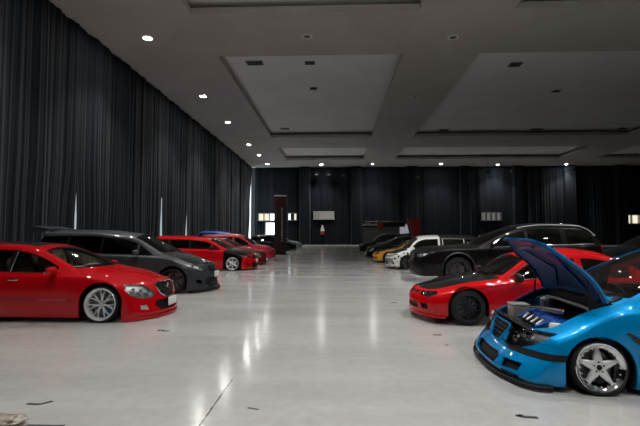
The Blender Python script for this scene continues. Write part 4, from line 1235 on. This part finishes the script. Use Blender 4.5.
red, B1 = make_car('sedan', 'candy red lowered sedan with chrome grille and mesh wheels, nearest on the left', 'car', (-2.87, 7.60, 0), PI, SEDAN,
    dict(paint=P_RED, glass=M_GLASS, interior=M_BEIGE, wheels=W_CHROME, reflector=M_REFL, lamprim=M_SATIN, grille=M_BLACK, bar=M_DARKMETAL, handle=M_CHROME, fog=M_SATIN))
lip(B1, red, .86, .035, .004, .012, P_RED, r2=.025)
for sd in (1, -1):
    curve_strip([B1.pside(1.22+.28*k/1.0, .345+.004*k, sd, .004) for k in range(0, 4)]+[B1.pside(2.2+.1*k, .36, sd, .004) for k in range(0, 10)], .011, 'chrome_side_strip', M_CHROME, red, r2=.006)
    curve_strip([B1.pside(1.50+.07*k, float(B1.zb(1.50+.07*k))+.026, sd, .006) for k in range(0, 30)], .006, 'window_trim', M_CHROME, red)
for sd in (1, -1):
    curve_strip([B1.pside(2.345, .79+.035*k, sd, .008) for k in range(10)], .009, 'pillar_chrome', M_CHROME, red)
p = B1.px(0, .535); m = MB(); m.lathe([(0, .014), (.034, .010), (.04, 0), (.03, -.01)], 24, axis='x', c=(p.x-.016, 0, .50)); m.obj('badge', M_CHROME, red)
m = MB(); m.box((1.62, -.25, .845), (.20, .28, .004), Matrix.Rotation(.1, 3, 'Z')); o = m.obj('windshield_glint_sheet', M_WHITEPLATE, red, smooth=False)  # white sheets standing in for bright reflections in the windshield
m = MB(); m.box((1.55, .30, .84), (.16, .20, .004), Matrix.Rotation(-.2, 3, 'Z')); o = m.obj('windshield_glint_sheet', M_WHITEPLATE, red, smooth=False)

mpv, B2 = make_car('minivan', 'dark grey people carrier with a carbon bonnet, behind the red sedan', 'car', (-2.98, 10.90, 0), PI, MPV,
    dict(paint=P_GREY, hood=M_CARBON, glass=M_DARKTINT, wsglass=M_TINT, interior=M_SEATBLACK, wheels=W_BLACK, reflector=M_REFL, lamprim=M_SATIN, bar=M_DARKMETAL, frame=M_DARKMETAL))
lip(B2, mpv, .80, .06, .03, .012, M_BLACK, r2=.035)
m = MB()      # roof spoiler on two feet
sec = [(0, -.04), (.0, .01), (.16, .04), (.40, .085), (.45, .07), (.47, .02), (.45, -.05), (.38, -.09), (.18, -.09)]
m.prism([(4.06+a, 1.525+b) for a, b in sec], -.58, .58)
m.box((4.26, .45, 1.48), (.12, .03, .10)); m.box((4.26, -.45, 1.48), (.12, .03, .10)); m.obj('roof_spoiler', P_GREY, mpv)
m = MB(); m.box((1.62, .1, .93), (.22, .34, .004)); m.obj('windshield_glint_sheet', M_WHITEPLATE, mpv, smooth=False)  # pale sheets again, in place of the windshield's white reflections
m = MB(); m.box((1.66, -.35, .935), (.18, .16, .004), Matrix.Rotation(.3, 3, 'Z')); m.obj('windshield_glint_sheet', M_WHITEPLATE, mpv, smooth=False)

S3 = scaled(MPV, .97, .895, detail=1, nx=64, wheel=dict(style='six', rt=.275, rr=.245, wid=.22, camber=4, inset=.01), zarch=.28, rarch=.31,
    fender=([(.52, -.1), (1.22, -.1), (1.18, .80), (.9, .80), (.45, .62)],), bumper_side=[(-.3, -.1), (.53, -.1), (.50, .50), (.25, .60), (-.3, .60)])
make_car('hatchback', 'red estate car with black bonnet, black wing and silver wheel, third on the left', 'car', (-3.12, 17.35, 0), PI, S3,
    dict(paint=P_RED, hood=P_BLACK, fender=P_BLACK, bumper=P_RED, glass=M_DARKTINT, mirror=P_BLACK, wheels=W_SILV, reflector=M_REFLDK, bar=M_BLACK, frame=M_BLACK))
S4 = scaled(SEDAN, .97, 1.03, detail=1, nx=64, wheel=dict(style='five', rt=.30, rr=.25, wid=.22, camber=2, inset=.02), zarch=.31, rarch=.34)
make_car('sedan', 'brick red saloon with a bright windscreen, behind the red and black estate', 'car', (-3.2, 20.3, 0), PI, S4,
    dict(paint=P_BRICK, glass=M_DARKTINT, wheels=W_SILV, reflector=M_REFL, bar=M_BLACK, frame=M_DARKMETAL))
S5 = scaled(HATCH, 1.05, 1.06, detail=1, nx=56)
make_car('hatchback', 'bright crimson hatchback with round pale nose, left of the aisle before the banner tower', 'car', (-3.25, 23.6, 0), PI, S5,
    dict(paint=P_CRIM, glass=M_DARKTINT, wheels=W_SILV, reflector=M_REFL, bar=M_BLACK))
S6 = scaled(MPV, 1.0, .95, detail=0, nx=48)
make_car('minivan', 'dark crimson people carrier with black windows beside the banner tower', 'car', (-4.35, 27.7, 0), PI, S6,
    dict(paint=P_MAROON, glass=M_DARKTINT, wheels=W_BLACKC, reflector=M_REFL, bar=M_BLACK))
S7 = scaled(MPV, .92, 1.11, detail=0, nx=48)
make_car('minivan', 'tall blue van showing only a thin blue roof line behind the crimson cars', 'car', (-5.9, 31.2, 0), PI, S7,
    dict(paint=P_ROYAL, glass=M_DARKTINT, wheels=W_BLACKC, reflector=M_REFLDK, bar=M_BLACK))
S8 = scaled(HATCH, 1.05, 1.03, detail=0, nx=44)
make_car('hatchback', 'black hatchback just beyond the banner tower', 'car', (-3.35, 37.6, 0), PI, S8,
    dict(paint=P_BLACK, glass=M_DARKTINT, wheels=W_BLACKC, reflector=M_REFL, bar=M_BLACK))
make_car('hatchback', 'grey green hatchback with bright lamps, farthest on the left', 'car', (-3.3, 43.0, 0), PI, S8,
    dict(paint=P_SEA, glass=M_DARKTINT, wheels=W_BLACKC, reflector=M_REFL, bar=M_BLACK))

# ------------------------------------------------------------------ right row
van, BV = make_car('minivan', 'metallic blue lowered people carrier with raised bonnet and open engine bay, nearest on the right', 'car', (VX, VY, 0), math.radians(VR), BLUEVAN,
    dict(paint=P_BLUE, glass=M_GLASS, glass_rear=M_TINT, interior=M_SEATRED, wheels=wheel_set(M_BRIGHT, M_CHROME, M_BLACK), reflector=M_REFLDK, lens=M_LENS, lamprim=M_DARKMETAL, grille=M_BLACK, frame=P_BLUE, bar=M_DARKMETAL, mould=M_BLACK))
lip(BV, van, .80, .032, .02, .012, M_BLACK, r2=.022, back=.47)
# open hood, turned about its hinge at the cowl
hood = [c for c in van.children if c.get('open')][0]; del hood['open']
hx, hz = .965, .775
def crown(x): return .075*math.sin(PI*min(1, max(0, -x/.80)))     # strongly crowned pressing
for v in hood.data.vertices:
    v.co -= Vector((hx, 0, hz)); v.co.z += crown(v.co.x)
hood.location = (hx, 0, hz); hood.rotation_euler = (0, math.radians(HOOD_A), 0)
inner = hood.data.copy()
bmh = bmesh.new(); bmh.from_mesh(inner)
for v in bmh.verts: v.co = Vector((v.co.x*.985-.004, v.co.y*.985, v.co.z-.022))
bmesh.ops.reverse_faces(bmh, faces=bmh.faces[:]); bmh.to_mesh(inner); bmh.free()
hi = bpy.data.objects.new('hood_inner', inner); link(hi, hood); hi.data.materials.clear(); hi.data.materials.append(P_BLUE_SHADED)
def hp(x, y, dz=-.03):
    q = BV.ptop(x, y); return Vector((q.x-hx, q.y, q.z-hz+dz+crown(q.x-hx)))
m = MB()
m.tube([hp(.42, -.42), hp(.7, -.16), hp(1.0, -.42)], .022, 8, .014); m.tube([hp(.42, .42), hp(.7, .16), hp(1.0, .42)], .022, 8, .014)
m.tube([hp(.40, -.46), hp(.39, -.2), hp(.385, 0), hp(.39, .2), hp(.40, .46)], .022, 8, .014); m.tube([hp(.97, -.55), hp(.94, -.2), hp(.93, 0), hp(.94, .2), hp(.97, .55)], .022, 8, .014)
m.obj('hood_frame', P_BLUE_SHADED, hood)
m = MB(); m.box(hp(.37, 0, -.035), (.03, .06, .02), bev=.004); m.tube([hp(.37, -.02, -.03), hp(.37, -.02, -.06), hp(.37, .02, -.06), hp(.37, .02, -.03)], .006, 6); m.obj('hood_latch', M_DARKMETAL, hood)
# engine bay
m = MB(); m.box((.72, 0, .17), (.82, 1.36, .03))
m.box((1.00, 0, .44), (.03, 1.40, .56)); m.obj('engine_bay', M_LINER, van)
for sd in (1, -1):
    m = MB(); m.prism([(.42, .15), (.99, .15), (.99, .66), (.75, .60), (.42, .45)], sd*.69, sd*.71); m.obj('bay_apron', P_BLUE, van)
m = MB(); m.prism([(.95, .66), (.98, .765), (1.08, .81), (1.08, .70)], -.66, .66); m.obj('cowl_panel', M_BLACK, van)
m = MB(); m.box((.345, 0, .455), (.06, 1.02, .045), bev=.015); m.box((.36, 0, .30), (.05, .8, .26)); m.obj('radiator_support', M_GLOSSBLACK, van)
m = MB(); m.box((.40, 0, .33), (.03, .62, .26)); 
for k in range(12): m.box((.40, -.3+.055*k, .33), (.036, .006, .25))
m.obj('radiator', M_DARKMETAL, van)
m = MB(); m.box((.74, -.02, .32), (.34, .62, .28), bev=.03); m.obj('engine_block', M_DARKMETAL, van)
m = MB(); m.box((.72, -.02, .49), (.20, .58, .075), bev=.025)
for k in range(4): m.lathe([(0, .06), (.022, .055), (.024, .02)], 12, axis='z', c=(.72, -.22+.13*k, .48))
m.obj('valve_cover', M_BLUEANOD, van)
m = MB()
for k in range(4): m.tube([(.62, -.22+.13*k, .47), (.55, -.22+.13*k, .50), (.49, -.22+.13*k, .46), (.48, -.22+.13*k, .38)], .022, 10)
m.obj('intake_manifold', M_DISC, van)
m = MB(); m.box((.55, .47, .47), (.20, .20, .17), bev=.015); m.box((.55, .47, .565), (.205, .205, .02), bev=.006); m.obj('air_box', principled('aged_aluminium', (.42, .40, .37), .5, .4), van)
m = MB(); m.tube([(.62, .40, .52), (.68, .22, .555), (.74, .05, .56), (.82, -.12, .57)], .034, 12); m.obj('intake_pipe', M_CHROME, van)
m = MB(); m.box((.93, -.46, .50), (.22, .18, .19), bev=.012); m.box((.93, -.46, .60), (.21, .17, .02), bev=.005); m.obj('battery', M_BLACK, van)
m = MB(); m.tube([(.92, -.60, .64), (.90, -.3, .665), (.90, .3, .665), (.92, .60, .64)], .02, 10)
for sd in (1, -1): m.lathe([(0, .03), (.06, .025), (.09, .0), (.09, -.12)], 20, axis='z', c=(.93, sd*.585, .61))
m.obj('strut_brace', M_SATIN, van)
m = MB()
m.tube([(.45, -.30, .45), (.52, -.35, .50), (.66, -.38, .52), (.8, -.40, .50), (.95, -.36, .52)], .018, 8)
m.tube([(.44, .15, .47), (.55, .20, .52), (.66, .22, .545), (.84, .28, .56)], .014, 8)
m.tube([(.50, -.1, .44), (.58, -.05, .53), (.68, .0, .555)], .012, 8)
m.obj('coolant_hoses', M_BLUEANOD, van)
m = MB(); m.tube([(.40, -.42, .40), (.50, -.48, .46), (.66, -.52, .48), (.85, -.55, .45)], .02, 8); m.lathe([(0, .06), (.05, .06), (.06, .04), (.06, -.06), (.04, -.08)], 16, axis='z', c=(.56, -.50, .47)); m.obj('washer_tank', M_WHITEPLATE, van)
R = Matrix.Rotation(math.radians(HOOD_A), 3, 'Y')
for sd in (1, -1):
    a = Vector((.80, sd*.665, .60)); b_ = Vector((hx, 0, hz))+R @ hp(.72, sd*.62)
    m = MB(); m.tube([a, a+(b_-a)*.6], .012, 8); m.tube([a+(b_-a)*.6, b_], .006, 8); m.obj('hood_strut', M_BLACK, van)
# side vent behind the front wheel
for sd in (1, -1):
    m = MB()
    for dx, dz, w in ((0, 0, .16), (.045, -.045, .12)):
        q = [(.965+dx, .53+dz), (.965+dx+w, .44+dz), (.965+dx+w, .465+dz), (.965+dx+.03, .54+dz)]
        P3 = [BV.pside(a, b, sd, .006) for a, b in q]+[BV.pside(a, b, sd, -.006) for a, b in q]
        m.add(P3, [(0, 1, 2, 3), (4, 5, 6, 7), (0, 1, 5, 4), (1, 2, 6, 5), (2, 3, 7, 6), (3, 0, 4, 7)])
    m.obj('side_vent', M_GLOSSBLACK, van, smooth=False)
    curve_strip([BV.pside(1.07+.12*k, .335, sd, .006) for k in range(12)], .022, 'door_moulding', M_BLACK, van, r2=.010)
    # corner slots of the bumper
    curve_strip([BV.px(sd*(.50+.035*k), .085, .004) for k in range(7)], .011, 'bumper_slot', M_GLOSSBLACK, van)

S2 = dict(COUPE); S2.update(rows=1)
coupe, BC = make_car('coupe', 'bright red coupe with a carbon bonnet and black wheels, behind the blue people carrier', 'car', (1.28, 7.52, 0), 0, S2,
    dict(paint=P_RED2, hood=M_CARBON, glass=M_TINT, interior=M_SEATBLACK, wheels=W_BLACKC, reflector=M_REFLDK, lens=M_SMOKELENS, indic=P_RED2, mirror=M_BLACK, bar=M_BLACK))
lip(BC, coupe, .78, .115, .004, .010, P_RED2, r2=.02)
for sd in (1, -1):
    curve_strip([BC.pside(1.38+.075*k, float(BC.zb(1.38+.075*k))+.024, sd, .006) for k in range(15)], .008, 'window_trim', M_CHROME, coupe)
    curve_strip([BC.pside(1.40+.05*k, float(BC.railz(1.40+.05*k))-.042, sd, .006) for k in range(12)], .009, 'pillar_trim', M_CHROME, coupe)
S3b = scaled(SUV, 1.09, .97, detail=1)
suv, BS = make_car('off_roader', 'black high-roofed off-roader with silver roof rail, behind the red coupe', 'car', (2.28, 13.3, 0), 0, S3b,
    dict(paint=P_BLACK, glass=M_DARKTINT, wheels=wheel_set(M_DARKMETAL, M_DARKMETAL), reflector=M_REFL, bar=M_CHROME, handle=M_CHROME))
for sd in (1, -1):
    m = MB(); m.tube([BS.ptop(3.0+.22*k, sd*.60, .035) for k in range(11)], .014, 8)
    for xx in (3.05, 4.1, 5.15): m.tube([BS.ptop(xx, sd*.60, -.01), BS.ptop(xx, sd*.60, .035)], .014, 8)
    m.obj('roof_rail', M_SATIN, suv)
    curve_strip([BS.pside(2.0+.16*k, float(BS.zb(2.0+.16*k))+.022, sd, .006) for k in range(20)], .012, 'window_trim', M_CHROME, suv)
    curve_strip([BS.pside(S3b['xf']+.455*math.cos(a), .42+.455*math.sin(a), sd, .01) for a in [PI*(-.02+1.04*k/16) for k in range(17)]], .022, 'arch_trim', M_DARKMETAL, suv)
M_STICK = noisy('white_with_black_decals', (.72, .72, .71), (.012, .012, .012), 7, .35, lo=.56, hi=.58, detail=2)
S4b = scaled(KEI, 1.02, 1.0, detail=1, nx=56, fender=([(.0, -.1), (.86, -.1), (.86, .70), (.36, .64), (.30, .2)],), rbumper_side=[(2.12, .78), (4.3, .78), (4.3, 1.5), (2.12, 1.5)])
make_car('hatchback', 'white hatchback with black decals on its wing, beyond the black off-roader', 'car', (2.08, 18.1, 0), 0, S4b,
    dict(paint=P_WHITE, fender=M_STICK, bumper=principled('silver_paint', (.45, .46, .47), .3, .6, 1.0), rbumper=M_BLACK, hood=P_BLACK, glass=M_DARKTINT, wheels=W_BLACKC, reflector=M_REFL, bar=M_BLACK))
S6b = scaled(COUPE, 1.0, 1.03, detail=1, nx=56, rows=1)
make_car('coupe', 'yellow coupe with a black bonnet, beyond the white hatchback', 'car', (1.90, 22.2, 0), 0, S6b,
    dict(paint=P_YELLOW, hood=P_BLACK, glass=M_DARKTINT, wheels=W_BLACKC, reflector=M_REFLDK, indic=M_AMBER, bar=M_BLACK, door=P_BLACK))
S7b = scaled(SEDAN, .95, 1.05, detail=0, nx=48)
make_car('sedan', 'black saloon beyond the yellow coupe', 'car', (1.9, 27.2, 0), 0, S7b,
    dict(paint=P_BLACK, glass=M_DARKTINT, wheels=W_BLACKC, reflector=M_REFL, bar=M_BLACK))
S8b = scaled(HATCH, 1.0, 1.08, detail=0, nx=44)
make_car('hatchback', 'black hatchback with glinting lamps, farthest on the right of the aisle', 'car', (1.85, 34.5, 0), 0, S8b,
    dict(paint=P_BLACK, glass=M_DARKTINT, wheels=W_BLACKC, reflector=M_REFL, bar=M_CHROME))
S9b = scaled(MPV, 1.0, 1.02, detail=0, nx=48)
make_car('minivan', 'black van parked behind the tail of the black off-roader', 'car', (8.9, 15.2, 0), 0, S9b,
    dict(paint=P_BLACK, glass=M_DARKTINT, wheels=W_BLACKC, reflector=M_REFLDK, bar=M_BLACK))

# ------------------------------------------------------------------ small things on the floor
M_TAPE = principled('black_cloth_tape', (.02, .02, .022), .6)
def tape(pts, w, label, group='scraps of black tape on the floor'):
    m = MB(); n = len(pts); v = []; 
    r = random.Random(len(label))
    L = []; Rr = []
    for i, p in enumerate(pts):
        a = Vector(pts[max(0, i-1)]); b = Vector(pts[min(n-1, i+1)]); d = (b-a).normalized(); nn = Vector((-d.y, d.x))
        ww = w*(.8+.4*r.random())/2
        L.append(Vector(p)+nn*ww); Rr.append(Vector(p)-nn*ww)
    V = [(q.x, q.y, .003) for q in L]+[(q.x, q.y, .003) for q in Rr]+[(q.x, q.y, .0002) for q in L]+[(q.x, q.y, .0002) for q in Rr]
    F = []
    for i in range(n-1):
        F += [(i, i+1, n+i+1, n+i), (i, 2*n+i, 2*n+i+1, i+1), (n+i, n+i+1, 3*n+i+1, 3*n+i)]
    F += [(0, n, 3*n, 2*n), (n-1, 3*n-1+0, 4*n-1, 2*n-1)]
    tag(m.add(V, F).obj('tape_scrap', M_TAPE, None, smooth=False), label, 'tape', group)
tape([(-2.52, 3.51), (-2.44, 3.50), (-2.40, 3.505), (-2.35, 3.57)], .03, 'bent scrap of black tape on the floor at the lower left')
tape([(-2.56, 6.20), (-2.50, 6.24), (-2.46, 6.17), (-2.40, 6.21)], .05, 'crumpled scrap of black tape before the red sedan nose')
tape([(-.70, 3.49), (-.61, 3.46)], .016, 'short grey-black tape sliver near the floor joint')
tape([(1.38, 3.42), (1.43, 3.39), (1.53, 3.38)], .035, 'bent scrap of black tape before the blue people carrier wheel')
tape([(1.43, 3.43), (1.39, 3.40)], .03, 'tiny black tape end before the blue people carrier')
tape([(1.36, 6.10), (1.42, 6.07), (1.47, 6.09)], .05, 'scrap of black tape before the red coupe')
tape([(1.38, 5.53), (1.42, 5.53)], .03, 'small dot of black tape between the red coupe and the blue people carrier')
tape([(-2.24, 3.12), (-2.03, 3.12), (-1.96, 3.125)], .02, 'straight strip of black tape at the bottom left edge')
tape([(1.16, 8.86), (1.20, 8.92), (1.25, 8.87)], .05, 'black tape scrap beside the red coupe nose', )
bmx = bmesh.new(); bmesh.ops.create_icosphere(bmx, subdivisions=4, radius=1)
r = random.Random(5)
from mathutils import noise
for v in bmx.verts:
    q = v.co.copy(); k = 1+.35*noise.noise(q*2.2)+.22*noise.noise(q*5.1)+.1*noise.noise(q*11)
    v.co = Vector((q.x*.16*k, q.y*.09*k, max(0.0, .028+q.z*.034*k)))
me = bpy.data.meshes.new('plastic_bag'); bmx.to_mesh(me); bmx.free()
me.materials.append(principled('crumpled_film', (.30, .255, .21), .25, 0, .5)); me.shade_smooth()
o = bpy.data.objects.new('plastic_bag', me); o.location = (-2.44, 3.12, .001); link(o); tag(o, 'crumpled pale plastic bag on the floor at the bottom left corner', 'bag')

# ------------------------------------------------------------------ light, sky, camera
w = bpy.data.worlds.new('daylight'); scene.world = w; w.use_nodes = True
bg = w.node_tree.nodes['Background']; bg.inputs[0].default_value = (.75, .85, 1.0, 1); bg.inputs[1].default_value = 0.3
cam = bpy.data.cameras.new('camera'); cam.sensor_width = 36; cam.lens = 430/640*36; cam.clip_end = 300
co = bpy.data.objects.new('camera', cam); co.location = (0, 0, 1.38); co.rotation_euler = (math.radians(92.93), 0, math.radians(2.0)); COL.objects.link(co); scene.camera = co
vs = scene.view_settings; vs.view_transform = 'Standard'; vs.look = 'None'; vs.gamma = 1; vs.use_curve_mapping = False; vs.exposure = EXPO
scene.cycles.use_denoising = True
scene.cycles.max_bounces = 10; scene.cycles.transparent_max_bounces = 16; scene.cycles.sample_clamp_indirect = 6; scene.cycles.caustics_reflective = False; scene.cycles.caustics_refractive = False
